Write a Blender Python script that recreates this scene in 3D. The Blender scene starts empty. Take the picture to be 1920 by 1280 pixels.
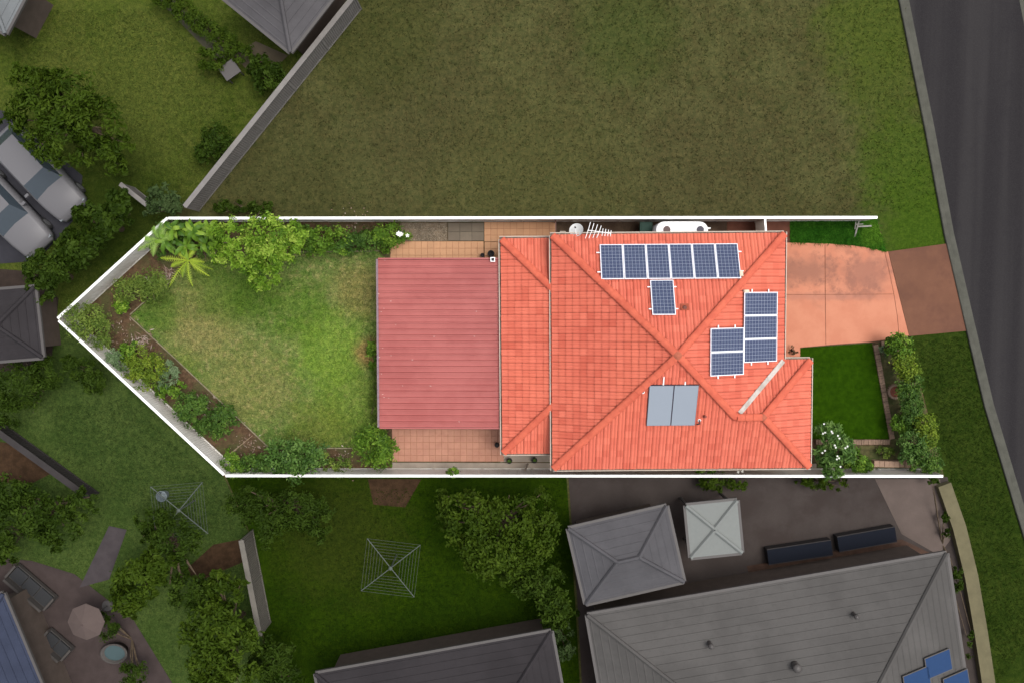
import bpy, bmesh, math, random
import numpy as np
from mathutils import Vector, Matrix
random.seed(7); RNG = np.random.default_rng(11)
C = bpy.context.scene.collection
S = bpy.context.scene
R = math.radians

# ------------------------------------------------------------------ camera
CAM_H, FPX, NADIR_V = 38.2, 1500.0, 560.0
TH = math.atan((640.0 - NADIR_V) / FPX)
cam = bpy.data.cameras.new("camera"); cam_o = bpy.data.objects.new("camera", cam); C.objects.link(cam_o)
cam.sensor_width = 36; cam.lens = 36 * FPX / 1920; cam.clip_end = 3000; cam.clip_start = 0.1
cam_o.location = (0, 0, CAM_H); cam_o.rotation_euler = (-TH, 0, 0)
S.camera = cam_o
# ------------------------------------------------------------------ light
SUN_EL, SUN_AZ = 70.0, 72.0            # azimuth clockwise from north (+Y)
world = bpy.data.worlds.new("World"); S.world = world; world.use_nodes = True
wn = world.node_tree; bg = wn.nodes["Background"]
sky = wn.nodes.new("ShaderNodeTexSky"); sky.sky_type = 'NISHITA'; sky.sun_disc = False
sky.sun_elevation = R(SUN_EL); sky.sun_rotation = R(SUN_AZ)
sky.air_density = 1.0; sky.dust_density = 6.0; sky.ozone_density = 1.0
hs = wn.nodes.new("ShaderNodeHueSaturation"); hs.inputs["Saturation"].default_value = 0.35
wn.links.new(sky.outputs[0], hs.inputs["Color"]); wn.links.new(hs.outputs[0], bg.inputs[0])
bg.inputs[1].default_value = 0.15
sl = bpy.data.lights.new("sun", 'SUN'); sl.energy = 0.9; sl.angle = R(30); sl.color = (1, .96, .9)
so = bpy.data.objects.new("sun", sl); C.objects.link(so)
sd = Vector((math.sin(R(SUN_AZ)) * math.cos(R(SUN_EL)), math.cos(R(SUN_AZ)) * math.cos(R(SUN_EL)), math.sin(R(SUN_EL))))
so.rotation_euler = sd.to_track_quat('Z', 'Y').to_euler(); so.location = (20, 30, 60)
S.view_settings.view_transform = 'Standard'; S.view_settings.look = 'None'
S.view_settings.exposure = 0.5; S.view_settings.gamma = 1.0; S.view_settings.use_curve_mapping = False

# ------------------------------------------------------------------ pixel helpers
def ray(u, v):
    x = (u - 960) / FPX; y = (640 - v) / FPX; c, s = math.cos(TH), math.sin(TH)
    return Vector((x, y * c - s, -y * s - c))
def at(u, v, z=0.0):
    d = ray(u, v); t = (z - CAM_H) / d.z
    return Vector((0, 0, CAM_H)) + d * t
def on_plane(u, v, p0, n):
    d = ray(u, v); o = Vector((0, 0, CAM_H)); return o + d * ((p0 - o).dot(n) / d.dot(n))
def P(pts, z=0.0): return [at(u, v, z).to_2d() for u, v in pts]

# ------------------------------------------------------------------ materials
E = 1.5
def lin(c): c /= 255.0; return c / 12.92 if c <= .04045 else ((c + .055) / 1.055) ** 2.4
def D(r, g, b, k=1.0): return tuple(min(.85, lin(x) / E * k) for x in (r, g, b))
class NT:
    def __init__(s, name):
        s.m = bpy.data.materials.new(name); s.m.use_nodes = True; s.t = s.m.node_tree
        s.b = s.t.nodes["Principled BSDF"]
        s.pos = s.n("ShaderNodeNewGeometry").outputs["Position"]
    def n(s, k, **kw):
        o = s.t.nodes.new(k)
        for a, b in kw.items(): setattr(o, a, b)
        return o
    def l(s, a, b): s.t.links.new(a, b)
    def noise(s, scale, detail=4, rough=.6, vec=None, dist=0.0):
        o = s.n("ShaderNodeTexNoise"); o.inputs["Scale"].default_value = scale; o.inputs["Detail"].default_value = detail
        o.inputs["Roughness"].default_value = rough; o.inputs["Distortion"].default_value = dist
        s.l(vec or s.pos, o.inputs["Vector"]); return o.outputs["Fac"]
    def ramp(s, f, a, b):
        o = s.n("ShaderNodeMapRange"); o.interpolation_type = 'SMOOTHSTEP'
        o.inputs[1].default_value = a; o.inputs[2].default_value = b; s.l(f, o.inputs[0]); return o.outputs[0]
    def mix(s, f, a, b, mode='MIX'):
        o = s.n("ShaderNodeMix"); o.data_type = 'RGBA'; o.blend_type = mode
        for x, i in ((f, 0), (a, 6), (b, 7)):
            if isinstance(x, (int, float)): o.inputs[i].default_value = x
            elif isinstance(x, tuple): o.inputs[i].default_value = (*x[:3], 1)
            else: s.l(x, o.inputs[i])
        return o.outputs[2]
    def math(s, op, a, b=0.0):
        o = s.n("ShaderNodeMath"); o.operation = op
        for x, i in ((a, 0), (b, 1)):
            if isinstance(x, (int, float)): o.inputs[i].default_value = x
            else: s.l(x, o.inputs[i])
        return o.outputs[0]
    def bump(s, h, dist=.02, strength=.6):
        o = s.n("ShaderNodeBump"); o.inputs["Strength"].default_value = strength; o.inputs["Distance"].default_value = dist
        s.l(h, o.inputs["Height"]); s.l(o.outputs[0], s.b.inputs["Normal"])
    def attr(s, name): return s.n("ShaderNodeAttribute", attribute_name=name).outputs["Fac"]
    def rand(s): return s.n("ShaderNodeObjectInfo").outputs["Random"]
    def blob(s, x, y, r, soft=.5, wob=.6, sc=.8, ry=None):
        a = s.n("ShaderNodeVectorMath"); a.operation = 'SUBTRACT'; s.l(s.pos, a.inputs[0]); a.inputs[1].default_value = (x, y, 0)
        k = s.n("ShaderNodeVectorMath"); k.operation = 'MULTIPLY'; s.l(a.outputs[0], k.inputs[0]); k.inputs[1].default_value = (1 / r, 1 / (ry or r), 0)
        ln = s.n("ShaderNodeVectorMath"); ln.operation = 'LENGTH'; s.l(k.outputs[0], ln.inputs[0])
        d = s.math('ADD', ln.outputs["Value"], s.math('MULTIPLY', s.math('SUBTRACT', s.noise(sc, 5, .65), .5), wob * 2))
        return s.ramp(d, 1 + soft, 1 - soft)
    def done(s, col, rough=.8, metal=0, spec=None):
        if isinstance(col, tuple): s.b.inputs["Base Color"].default_value = (*col[:3], 1)
        else: s.l(col, s.b.inputs["Base Color"])
        s.b.inputs["Roughness"].default_value = rough; s.b.inputs["Metallic"].default_value = metal
        if spec is not None: s.b.inputs["Specular IOR Level"].default_value = spec
        return s.m
def mul(c, k): return tuple(x * k for x in c)
def surf(name, c, var=.25, scale=3.0, fine=40.0, rough=.85, bump=.01, c2=None, s2=.6, spec=.12, metal=0):
    t = NT(name); a = t.mix(t.ramp(t.noise(scale), .3, .7), mul(c, 1 - var), mul(c, 1 + var))
    if c2: a = t.mix(t.ramp(t.noise(s2, 5, .65), .42, .62), a, c2)
    a = t.mix(t.math('MULTIPLY', t.ramp(t.noise(fine, 2), .35, .75), .5), a, mul(c, 1 - var * 1.6))
    if bump: t.bump(t.noise(fine, 3), bump)
    return t.done(a, rough, metal, spec)
def plain(name, c, rough=.5, metal=0, spec=.5, var=.08, scale=6):
    t = NT(name); return t.done(t.mix(t.noise(scale, 3), mul(c, 1 - var), mul(c, 1 + var)), rough, metal, spec)
def tintmat(name, c1, c2, c3=None, rough=.55, trans=.3, spec=.2):
    t = NT(name); f = t.attr("tint"); a = t.mix(t.ramp(f, 0, .6), c1, c2)
    if c3: a = t.mix(t.ramp(f, .55, 1), a, c3)
    t.done(a, rough, 0, spec)
    tr = t.n("ShaderNodeBsdfTranslucent"); t.l(a, tr.inputs[0])
    ms = t.n("ShaderNodeMixShader"); ms.inputs[0].default_value = trans
    t.l(t.b.outputs[0], ms.inputs[1]); t.l(tr.outputs[0], ms.inputs[2])
    t.l(ms.outputs[0], t.t.nodes["Material Output"].inputs["Surface"]); return t.m
def grassmat(name, c1, c2, c3, s1=.7, s2=6, blobs=(), fine=30, con=1.0):
    t = NT(name); a = t.mix(t.ramp(t.noise(s1, 6, .7), .38, .62), c1, c2)
    a = t.mix(t.ramp(t.noise(s2, 5, .75), .48, .68), a, c3)
    for (x, y, r, col, k) in blobs:
        a = t.mix(t.math('MULTIPLY', t.blob(x, y, r, .55, .7, 1.1), k), a, col)
    h = t.noise(fine, 3, .7); a = t.mix(t.ramp(h, .3, .7), t.mix(con, a, (.62, .62, .55), 'MULTIPLY'), t.mix(con, a, (1.22, 1.2, 1.1), 'MULTIPLY'))
    h2 = t.noise(4.5, 3, .7); a = t.mix(t.ramp(h2, .35, .68), t.mix(1.0, a, (.74, .8, .75), 'MULTIPLY'), t.mix(1.0, a, (1.15, 1.1, 1.05), 'MULTIPLY'))
    tf = t.attr('tint'); a = t.mix(tf, t.mix(1.0, a, (.6, .62, .55), 'MULTIPLY'), t.mix(1.0, a, (1.4, 1.38, 1.45), 'MULTIPLY'))
    t.bump(h, .03, .8); return t.done(a, .95, 0, .04)

# ------------------------------------------------------------------ mesh helpers
WO = {}
def tagp(o, label=None, cat=None, group=None, kind=None):
    if label: o["label"] = label
    if cat: o["category"] = cat
    if group: o["group"] = group
    if kind: o["kind"] = kind
    return o
def thing(name, label, cat, loc=(0, 0, 0), group=None, rz=0.0):
    o = bpy.data.objects.new(name, None); C.objects.link(o); o.location = loc; o.rotation_euler = (0, 0, rz)
    o.empty_display_size = .2; WO[o] = Vector(loc); return tagp(o, label, cat, group)
def link(name, me, mat=None, parent=None, loc=(0, 0, 0)):
    o = bpy.data.objects.new(name, me); C.objects.link(o); o.location = loc
    if mat and not me.materials: me.materials.append(mat)
    if parent: o.parent = parent
    return o
class MB:
    def __init__(s): s.v = []; s.f = []; s.t = []
    def add(s, vs, fs, tint=0.5):
        b = len(s.v); s.v += [tuple(x) for x in vs]; s.f += [tuple(i + b for i in f) for f in fs]; s.t += [tint] * len(vs); return s
    def box(s, c, d, rz=0, tint=.5, M=None):
        x, y, z = d[0] / 2, d[1] / 2, d[2] / 2; cs, sn = math.cos(rz), math.sin(rz)
        vs = [Vector((a * x, b * y, e * z)) for e in (-1, 1) for a, b in ((-1, -1), (1, -1), (1, 1), (-1, 1))]
        if M is None: vs = [Vector((v.x * cs - v.y * sn + c[0], v.x * sn + v.y * cs + c[1], v.z + c[2])) for v in vs]
        else: vs = [M @ (v + Vector(c)) for v in vs]
        return s.add(vs, [(3, 2, 1, 0), (4, 5, 6, 7), (0, 1, 5, 4), (1, 2, 6, 5), (2, 3, 7, 6), (3, 0, 4, 7)], tint)
    def bar(s, a, b, w, h, tint=.5):
        a, b = Vector(a), Vector(b); d = b - a; L = d.length; x = d / L
        up = Vector((0, 0, 1)) if abs(x.z) < .95 else Vector((0, 1, 0)); y = up.cross(x).normalized(); z = x.cross(y)
        M = Matrix((x, y, z)).transposed().to_4x4(); M.translation = (a + b) / 2
        return s.box((0, 0, 0), (L, w, h), M=M, tint=tint)
    def prism(s, poly, z0, z1, tint=.5):
        n = len(poly); ar = sum(poly[i][0] * poly[(i + 1) % n][1] - poly[(i + 1) % n][0] * poly[i][1] for i in range(n))
        if ar < 0: poly = poly[::-1]
        vs = [(p[0], p[1], z0) for p in poly] + [(p[0], p[1], z1) for p in poly]
        fs = [tuple(range(n, 2 * n)), tuple(range(n - 1, -1, -1))] + [(i, (i + 1) % n, n + (i + 1) % n, n + i) for i in range(n)]
        return s.add(vs, fs, tint)
    def tube(s, pts, rad, n=8, caps=True, tint=.5):
        pts = [Vector(p) for p in pts]; vs = []; fs = []
        if isinstance(rad, (int, float)): rad = [rad] * len(pts)
        ref = Vector((.31, .17, .93)).normalized()
        for i, p in enumerate(pts):
            d = (pts[min(i + 1, len(pts) - 1)] - pts[max(i - 1, 0)]).normalized()
            a = d.cross(ref)
            if a.length < .1: a = d.cross(Vector((1, 0, 0)))
            a.normalize(); b = d.cross(a)
            for k in range(n):
                q = 2 * math.pi * k / n; vs.append(p + (a * math.cos(q) + b * math.sin(q)) * rad[i])
        for i in range(len(pts) - 1):
            for k in range(n):
                fs.append((i * n + k, i * n + (k + 1) % n, (i + 1) * n + (k + 1) % n, (i + 1) * n + k))
        if caps: fs += [tuple(range(n - 1, -1, -1)), tuple(range((len(pts) - 1) * n, len(pts) * n))]
        return s.add(vs, fs, tint)
    def lathe(s, c, prof, n=20, tint=.5, sx=1, sy=1):
        vs = []; fs = []
        for r, z in prof:
            for k in range(n):
                q = 2 * math.pi * k / n; vs.append((c[0] + r * math.cos(q) * sx, c[1] + r * math.sin(q) * sy, c[2] + z))
        m = len(prof)
        for i in range(m - 1):
            for k in range(n): fs.append((i * n + k, i * n + (k + 1) % n, (i + 1) * n + (k + 1) % n, (i + 1) * n + k))
        fs += [tuple(range(n - 1, -1, -1)), tuple(range((m - 1) * n, m * n))]
        return s.add(vs, fs, tint)
    def sweep(s, line, prof, closed=False):      # prof: (offset to the right of travel, z)
        line = [Vector((p[0], p[1], p[2] if len(p) > 2 else 0)) for p in line]; vs = []; fs = []; m = len(prof)
        for i, p in enumerate(line):
            d0 = (line[i] - line[i - 1]).to_2d().normalized() if i else None
            d1 = (line[i + 1] - line[i]).to_2d().normalized() if i < len(line) - 1 else None
            d = ((d0 or d1) + (d1 or d0)).normalized(); k = 1 / max(.5, d.dot(d1 or d0)); r = Vector((d.y, -d.x))
            for o, z in prof: vs.append((p.x + r.x * o * k, p.y + r.y * o * k, p.z + z))
        for i in range(len(line) - 1):
            for j in range(m if closed else m - 1):
                j2 = (j + 1) % m; fs.append((i * m + j, (i + 1) * m + j, (i + 1) * m + j2, i * m + j2))
        if closed: fs += [tuple(range(m)), tuple(range((len(line) - 1) * m + m - 1, (len(line) - 1) * m - 1, -1))]
        return s.add(vs, fs)
    def mesh(s, name, mat, smooth=False, org=None):
        me = bpy.data.meshes.new(name); o = org or Vector((0, 0, 0))
        me.from_pydata([(v[0] - o[0], v[1] - o[1], v[2] - o[2]) for v in s.v], [], s.f)
        a = me.attributes.new("tint", 'FLOAT', 'POINT'); a.data.foreach_set("value", s.t)
        if mat: me.materials.append(mat)
        if smooth: me.polygons.foreach_set("use_smooth", [True] * len(me.polygons))
        me.update(); return me
    def build(s, name, mat, parent=None, smooth=False, local=False, loc=None):
        if local: o = link(name, s.mesh(name, mat, smooth), None, parent, loc or (0, 0, 0)); return o
        if parent is not None: org = WO[parent]; o = link(name, s.mesh(name, mat, smooth, org), None, parent)
        else:
            a = np.array(s.v); org = Vector((a[:, 0].mean(), a[:, 1].mean(), a[:, 2].min())); o = link(name, s.mesh(name, mat, smooth, org), None, None, org)
        WO[o] = org; return o
def recalc(o):
    bm = bmesh.new(); bm.from_mesh(o.data); bmesh.ops.recalc_face_normals(bm, faces=bm.faces); bm.to_mesh(o.data); bm.free(); return o
def struct(name, mb, mat): o = mb.build(name, mat); o["kind"] = "structure"; return o
def sheet(name, px, z, mat, base=0.0, zref=0.0, kind="structure"):
    return struct(name, MB().prism(P(px, zref), base, z), mat)
def np_mesh(name, v, f, tint, mat, org):
    me = bpy.data.meshes.new(name); n = len(v); k = f.shape[1]; m = len(f)
    me.vertices.add(n); me.vertices.foreach_set("co", (v - np.array(org)).astype(np.float32).ravel())
    me.loops.add(m * k); me.loops.foreach_set("vertex_index", f.astype(np.int32).ravel())
    me.polygons.add(m); me.polygons.foreach_set("loop_start", np.arange(0, m * k, k, dtype=np.int32))
    me.update(calc_edges=True)
    a = me.attributes.new("tint", 'FLOAT', 'POINT'); a.data.foreach_set("value", tint.astype(np.float32))
    me.materials.append(mat); return me

# ------------------------------------------------------------------ foliage
def leaf_cloud(lobes, n, size, aspect=.5, clump=None, spread=.28, up=.5, fold=.25, tspread=.25):
    """lobes: (centre xyz, radii xyz). clumps of leaves through the outer part of each lobe."""
    w = np.array([l[1][0] * l[1][1] + .02 for l in lobes]); w /= w.sum(); nc = clump or max(8, n // 26)
    li = RNG.choice(len(lobes), nc, p=w); d = RNG.normal(size=(nc, 3)); d[:, 2] = np.abs(d[:, 2]) * .9 - .25
    d /= np.linalg.norm(d, axis=1)[:, None]; rr = RNG.uniform(.35, 1.0, nc) ** .6
    cen = np.array([l[0] for l in lobes])[li]; rad = np.array([l[1] for l in lobes])[li]
    cc = cen + d * rad * rr[:, None]; ct = RNG.uniform(0, 1, nc)
    ci = RNG.integers(0, nc, n); sp = rad[ci].mean(axis=1) * spread
    pos = cc[ci] + RNG.normal(size=(n, 3)) * sp[:, None] * np.array([.6, .6, .4])
    pos[:, 2] = np.maximum(pos[:, 2], .06)
    nrm = d[ci] * .55 + RNG.normal(size=(n, 3)) * .45; nrm[:, 2] += up; nrm /= np.linalg.norm(nrm, axis=1)[:, None]
    a = np.cross(nrm, RNG.normal(size=(n, 3))); a /= np.linalg.norm(a, axis=1)[:, None]; b = np.cross(nrm, a)
    L = size * RNG.uniform(.65, 1.3, n)[:, None]; W = L * aspect
    v = np.empty((n, 4, 3)); v[:, 0] = pos - a * L * .5; v[:, 1] = pos + b * W * .5 + a * L * .05 + nrm * W * fold
    v[:, 2] = pos + a * L * .5 - nrm * L * .12; v[:, 3] = pos - b * W * .5 + a * L * .05 + nrm * W * fold
    base = np.arange(n)[:, None] * 4; f = np.concatenate([base + [[0, 1, 2]], base + [[0, 2, 3]]])
    t = np.clip(ct[ci] * (1 - tspread) + RNG.uniform(0, 1, n) * tspread + RNG.normal(size=n) * .08, 0, 1)
    return v.reshape(-1, 3), f, np.repeat(t, 4)
def lobes_px(pxl):
    out = []
    for l in pxl:
        u, v, r, z = l[:4]; k = (CAM_H - z) / FPX; rx = r * k; ry = (l[4] if len(l) > 4 else r) * k; rz = l[5] if len(l) > 5 else min(rx, ry) * .8
        c = at(u, v, z); out.append(((c.x, c.y, max(c.z, rz * .6)), (rx, ry, rz)))
    return out
def plant(name, label, cat, pxl, n, size, mat, group=None, aspect=.5, stems=5, base=None, up=.5, tr=.05, bark=None, spread=.28, trunk='stem', clump=None):
    lb = lobes_px(pxl); cs = np.array([l[0] for l in lb]); ws = np.array([l[1][0] for l in lb])
    b = at(*base, 0) if base else Vector((*((cs * ws[:, None]).sum(0) / ws.sum())[:2], 0)); b.z = 0
    t = thing(name, label, cat, b, group)
    v, f, tt = leaf_cloud(lb, n, size, aspect, up=up, spread=spread, clump=clump)
    link('crown', np_mesh('crown', v, f, tt, mat, b), None, t)
    m = MB(); zt = max(l[0][2] for l in lb)
    if trunk == 'trunk':
        h = zt * .45; m.tube([b + Vector((0, 0, -.02)), b + Vector((.04, .03, h * .5)), b + Vector((0, .05, h))], [tr * 1.3, tr, tr * .8], 8); st = b + Vector((0, .05, h))
    else: st = b + Vector((0, 0, -.02))
    tg = [l[0] for l in lb] + [tuple(np.array(lb[i % len(lb)][0]) + RNG.normal(size=3) * np.array(lb[i % len(lb)][1]) * .55) for i in range(stems)]
    for q in tg[:max(stems, len(lb))]:
        q = Vector(q); q.z = max(q.z, .15); mid = (st + q) / 2 + Vector((random.uniform(-.1, .1), random.uniform(-.1, .1), .1 * abs(q.z - st.z)))
        m.tube([st, mid, q], [tr * .7, tr * .5, tr * .15], 5)
    m.build(trunk, bark or M_bark, t); return t
def tufts(name, label, poly, n, h, w, mat, z=0.0, lean=.9, holes=()):
    poly = np.array([(p[0], p[1]) for p in poly]); lo, hi = poly.min(0), poly.max(0); pts = []
    def inside(q, pl):
        r = np.zeros(len(q), bool); j = len(pl) - 1
        for i in range(len(pl)):
            c = ((pl[i, 1] > q[:, 1]) != (pl[j, 1] > q[:, 1])) & (q[:, 0] < (pl[j, 0] - pl[i, 0]) * (q[:, 1] - pl[i, 1]) / (pl[j, 1] - pl[i, 1] + 1e-12) + pl[i, 0]); r ^= c; j = i
        return r
    got = 0
    while got < n:
        q = RNG.uniform(lo, hi, (n, 2)); q = q[inside(q, poly)]
        for hh in holes: q = q[~inside(q, np.array([(p[0], p[1]) for p in hh]))]
        pts.append(q); got += len(q)
    q = np.concatenate(pts)[:n]; m = n * 2; q = np.repeat(q, 2, axis=0) + RNG.normal(size=(m, 2)) * w * .5
    a = RNG.uniform(0, 2 * np.pi, m); hh = h * RNG.uniform(.5, 1.3, m); ww = w * RNG.uniform(.6, 1.3, m) * .5
    dx, dy = np.cos(a), np.sin(a); ln = hh * lean * RNG.uniform(.5, 1.2, m); v = np.empty((m, 3, 3))
    v[:, 0] = np.stack([q[:, 0] - dy * ww, q[:, 1] + dx * ww, np.full(m, z - .003)], 1)
    v[:, 1] = np.stack([q[:, 0] + dy * ww, q[:, 1] - dx * ww, np.full(m, z - .003)], 1)
    v[:, 2] = np.stack([q[:, 0] + dx * ln, q[:, 1] + dy * ln, z + hh * .7], 1)
    o0 = Vector((*q.mean(0), z)); t = np.repeat(RNG.uniform(0, 1, m), 3)
    o = link(name, np_mesh(name, v.reshape(-1, 3), np.arange(m * 3).reshape(m, 3), t, mat, o0), None, None, o0)
    return tagp(o, label, 'grass', kind='stuff')
M_bark = surf('bark', (.10, .075, .05), .3, 8, 60)

# ================================================================== SETTING
bl = lambda u, v, rpx, col, k: (at(u, v).x, at(u, v).y, rpx / 39.3, col, k)
M_field = grassmat('dry_field', D(82, 80, 50), D(92, 92, 58), D(74, 78, 46), .6, 1.6,
    [bl(1740, 430, 110, D(66, 92, 24), .95), bl(1700, 300, 90, D(70, 92, 28), .8), bl(1660, 160, 80, D(74, 90, 32), .6), bl(1640, 20, 90, D(76, 92, 34), .6), bl(800, 200, 120, D(78, 75, 48), .5), bl(700, 60, 120, D(66, 72, 34), .5), bl(1640, 60, 100, D(78, 92, 36), .6), bl(1180, 60, 90, D(62, 78, 32), .5), bl(1330, 330, 150, D(82, 76, 52), .4), bl(1000, 350, 160, D(84, 84, 50), .5), bl(560, 360, 130, D(72, 74, 42), .5)], 14, con=.55)  # field and verge: dimming of the surroundings painted into the base colour
M_verge = grassmat('verge_grass', D(48, 66, 20), D(58, 74, 26), D(40, 60, 14), .6, 4, [bl(1760, 430, 60, D(72, 96, 30), .8)], 22)
M_lawn_nw = grassmat('yellow_lawn', D(80, 94, 38), D(90, 99, 46), D(68, 86, 30), .4, 4, [bl(240, 160, 130, D(92, 102, 48), .6), bl(200, 420, 130, D(46, 62, 18), .8)], 22)
M_lawn_sw = grassmat('dimmed_sw_lawn', D(66, 86, 42), D(78, 96, 50), D(54, 72, 34), .5, 4, [], 22)
M_lawn_s = grassmat('dimmed_south_lawn', D(38, 60, 5), D(46, 68, 6), D(32, 50, 4), .5, 4, [bl(640, 1000, 120, D(60, 66, 26), .5)], 22)  # the neighbour lawns also carry the painted dimming outside the lot
M_back = grassmat('back_lawn', D(108, 138, 70), D(130, 146, 86), D(164, 162, 112), .55, 3.2,
    [bl(620, 650, 70, D(134, 168, 68), .75), bl(650, 760, 75, D(126, 156, 62), .6), bl(560, 580, 60, D(100, 134, 48), .55), bl(380, 600, 70, D(166, 152, 106), .6),
     bl(470, 720, 75, D(160, 150, 98), .4), bl(672, 545, 45, D(164, 146, 98), .55), bl(692, 660, 26, D(176, 142, 100), .8), bl(300, 580, 45, D(92, 126, 46), .7), bl(420, 540, 60, D(96, 128, 50), .7), bl(600, 810, 60, D(116, 130, 58), .6), bl(470, 560, 45, D(88, 122, 42), .7), bl(330, 690, 40, D(112, 138, 58), .5)], 26)
M_front = grassmat('lush_front_lawn', D(48, 80, 6), D(54, 88, 8), D(42, 74, 5), .8, 9, [], 40)
M_wild = grassmat('long_grass', D(52, 106, 28), D(66, 120, 36), D(40, 88, 24), 1.2, 7, [bl(1635, 440, 22, D(104, 150, 48), .8)], 22)
M_mulch = surf('mulch', D(104, 82, 62), .35, 5, 22, .95, .04, D(92, 92, 58), .9)
M_soil = surf('side_soil', D(92, 76, 62), .25, 4, 30, .95, .02, D(74, 58, 48), 1)
M_dirt_sw = surf('brown_dirt', D(70, 52, 36), .3, 3, 30, .95, .02)
ta_ = NT('asphalt'); mp = ta_.n("ShaderNodeMapping"); mp.inputs["Rotation"].default_value = (0, 0, R(-12)); mp.inputs["Scale"].default_value = (.8, .025, 1); ta_.l(ta_.pos, mp.inputs[0])
a = ta_.mix(ta_.ramp(ta_.noise(1.0, 3, .5, mp.outputs[0]), .38, .62), D(47, 45, 47), D(58, 56, 57)); a = ta_.mix(ta_.math('MULTIPLY', ta_.ramp(ta_.noise(.5, 6, .7), .5, .7), .5), a, D(46, 44, 47))
a = ta_.mix(ta_.math('MULTIPLY', ta_.ramp(ta_.noise(40, 2), .4, .75), .5), a, D(72, 70, 70)); vo = ta_.n("ShaderNodeTexVoronoi", feature='DISTANCE_TO_EDGE'); vo.inputs["Scale"].default_value = .35; ta_.l(ta_.pos, vo.inputs["Vector"])
ta_.bump(ta_.noise(60, 2), .006); M_asph = ta_.done(a, .95, 0, .05)  # asphalt darker than real asphalt: outside dimming painted in
M_asph_plain = surf('asphalt_plain', D(57, 55, 57), .12, .5, 60, .95, .006, D(50, 48, 51), .35, spec=.04)
M_kerb = surf('kerb_concrete', D(92, 92, 84), .15, 2, 40, .9, .004)
M_conc_dk = surf('brown_concrete', D(76, 69, 66), .12, .8, 30, .9, .004, D(68, 60, 57), .5, spec=.05)  # kerb and neighbour paving have the outside dimming in their colour
M_conc = surf('grey_concrete', D(170, 158, 144), .15, 1.5, 40, .9, .004)
M_cross = surf('dimmed_crossover_concrete', D(126, 88, 70), .1, .8, 40, .9, .004, D(112, 78, 64), .5)  # driveway concrete with the dimming beyond the boundary painted in

big = 600
struct('ground', MB().prism([(-big, -big), (big, -big), (big, big), (-big, big)], -1.0, 0.0), M_field)
sheet('neighbour_lawn_northwest', [(-500, -400), (980, -400), (655, 0), (345, 388), (112, 596), (-500, 596)], .012, M_lawn_nw)
sheet('neighbour_lawn_southwest', [(-500, 600), (108, 600), (420, 893), (472, 1010), (498, 1240), (520, 1700), (-500, 1700)], .014, M_lawn_sw)
sheet('neighbour_lawn_south', [(424, 893), (1062, 893), (1080, 1150), (1110, 1700), (524, 1700), (500, 1240), (474, 1010)], .010, M_lawn_s)
sheet('neighbour_paving', [(1066, 893), (1776, 893), (1822, 1090), (1862, 1300), (1900, 1700), (1114, 1700), (1084, 1150)], .016, M_conc_dk)
# road
kl = [at(u, v) for u, v in [(1690, 0), (1740, 250), (1775, 440), (1812, 600), (1850, 760), (1910, 960), (1962, 1130), (2010, 1280)]]
d0 = (kl[0] - kl[1]).normalized(); d1 = (kl[-1] - kl[-2]).normalized()
kl = [kl[0] + d0 * 120, kl[0] + d0 * 30] + kl + [kl[-1] + d1 * 30, kl[-1] + d1 * 120]
kl = kl[::-1]; RW = 5.7
struct('verge_near', MB().sweep([at(2010, 1280) + Vector((6, -30, 0)), *[at(u, v) for u, v in [(2010, 1280), (1962, 1130), (1910, 960), (1850, 760), (1812, 600), (1790, 500)]]], [(-6.2, -.05), (-6.2, .004), (-.1, .004), (-.1, -.05)], True), M_verge)
struct('road', MB().sweep(kl, [(.28, -.05), (.28, .010), (RW - .28, .010), (RW - .28, -.05)], True), M_asph)
struct('verge_far', MB().sweep(kl, [(RW + .14, -.05), (RW + .14, .014), (RW + 5, .014), (RW + 5, -.05)], True), M_verge)
kp = [(-.15, -.05), (-.15, .10), (-.12, .12), (0, .12), (.03, .10), (.05, .024), (.34, .02), (.34, -.05)]
struct('kerb_near', MB().sweep(kl, kp, True), M_kerb)
struct('kerb_far', MB().sweep(kl, [(RW - o, z) for o, z in kp][::-1], True), M_kerb)
# the lot
lot = [(108, 598), (316, 409), (1645, 409), (1770, 893), (421, 893)]
sheet('garden_soil', lot, .022, M_mulch)
lawn_px = [(246, 592), (275, 566), (330, 524), (372, 476), (545, 474), (712, 472), (722, 486), (722, 800), (712, 838), (505, 836)]
sheet('back_lawn', lawn_px, .045, M_back)
tufts('lawn_grass', 'short patchy green and straw grass of the back lawn', P(lawn_px), 30000, .07, .05, M_back, .046)
sheet('side_passage_soil', [(1040, 414), (1362, 414), (1362, 470), (1040, 470)], .034, M_soil)
M_brownslab = surf('brown_slab', D(112, 72, 58), .15, 2, 40, .9, .004)
sheet('side_passage_slab', [(1363, 413), (1480, 412), (1480, 470), (1363, 470)], .04, M_brownslab)
sheet('side_grass', [(1481, 413), (1643, 412), (1662, 475), (1560, 470), (1481, 470)], .035, M_wild)
tufts('long_side_grass', 'long dark green grass strip beside the driveway', P([(1483, 413), (1643, 412), (1660, 472), (1620, 463), (1560, 457), (1483, 455)]), 2600, .2, .03, M_wild, .035, 1.1)
fl_px = [(1499, 652), (1634, 643), (1667, 822), (1499, 822)]
sheet('front_lawn', fl_px, .05, M_front)
tufts('front_lawn_grass', 'thick dark green turf of the front lawn', P(fl_px), 9000, .03, .02, M_front, .051, .7)
M_bed = surf('leafy_bed', D(96, 92, 60), .3, 5, 25, .95, .03, D(70, 80, 44), 1.5)
sheet('front_bed_soil', [(1644, 643), (1700, 632), (1768, 888), (1528, 888), (1528, 834), (1672, 834)], .03, M_bed)
# concrete strip along the south side
sheet('south_path', [(735, 866), (1530, 868), (1530, 880), (735, 879)], .05, M_conc)
sheet('south_path_slab', [(938, 846), (1040, 846), (1040, 865), (938, 865)], .05, M_conc)

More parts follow.
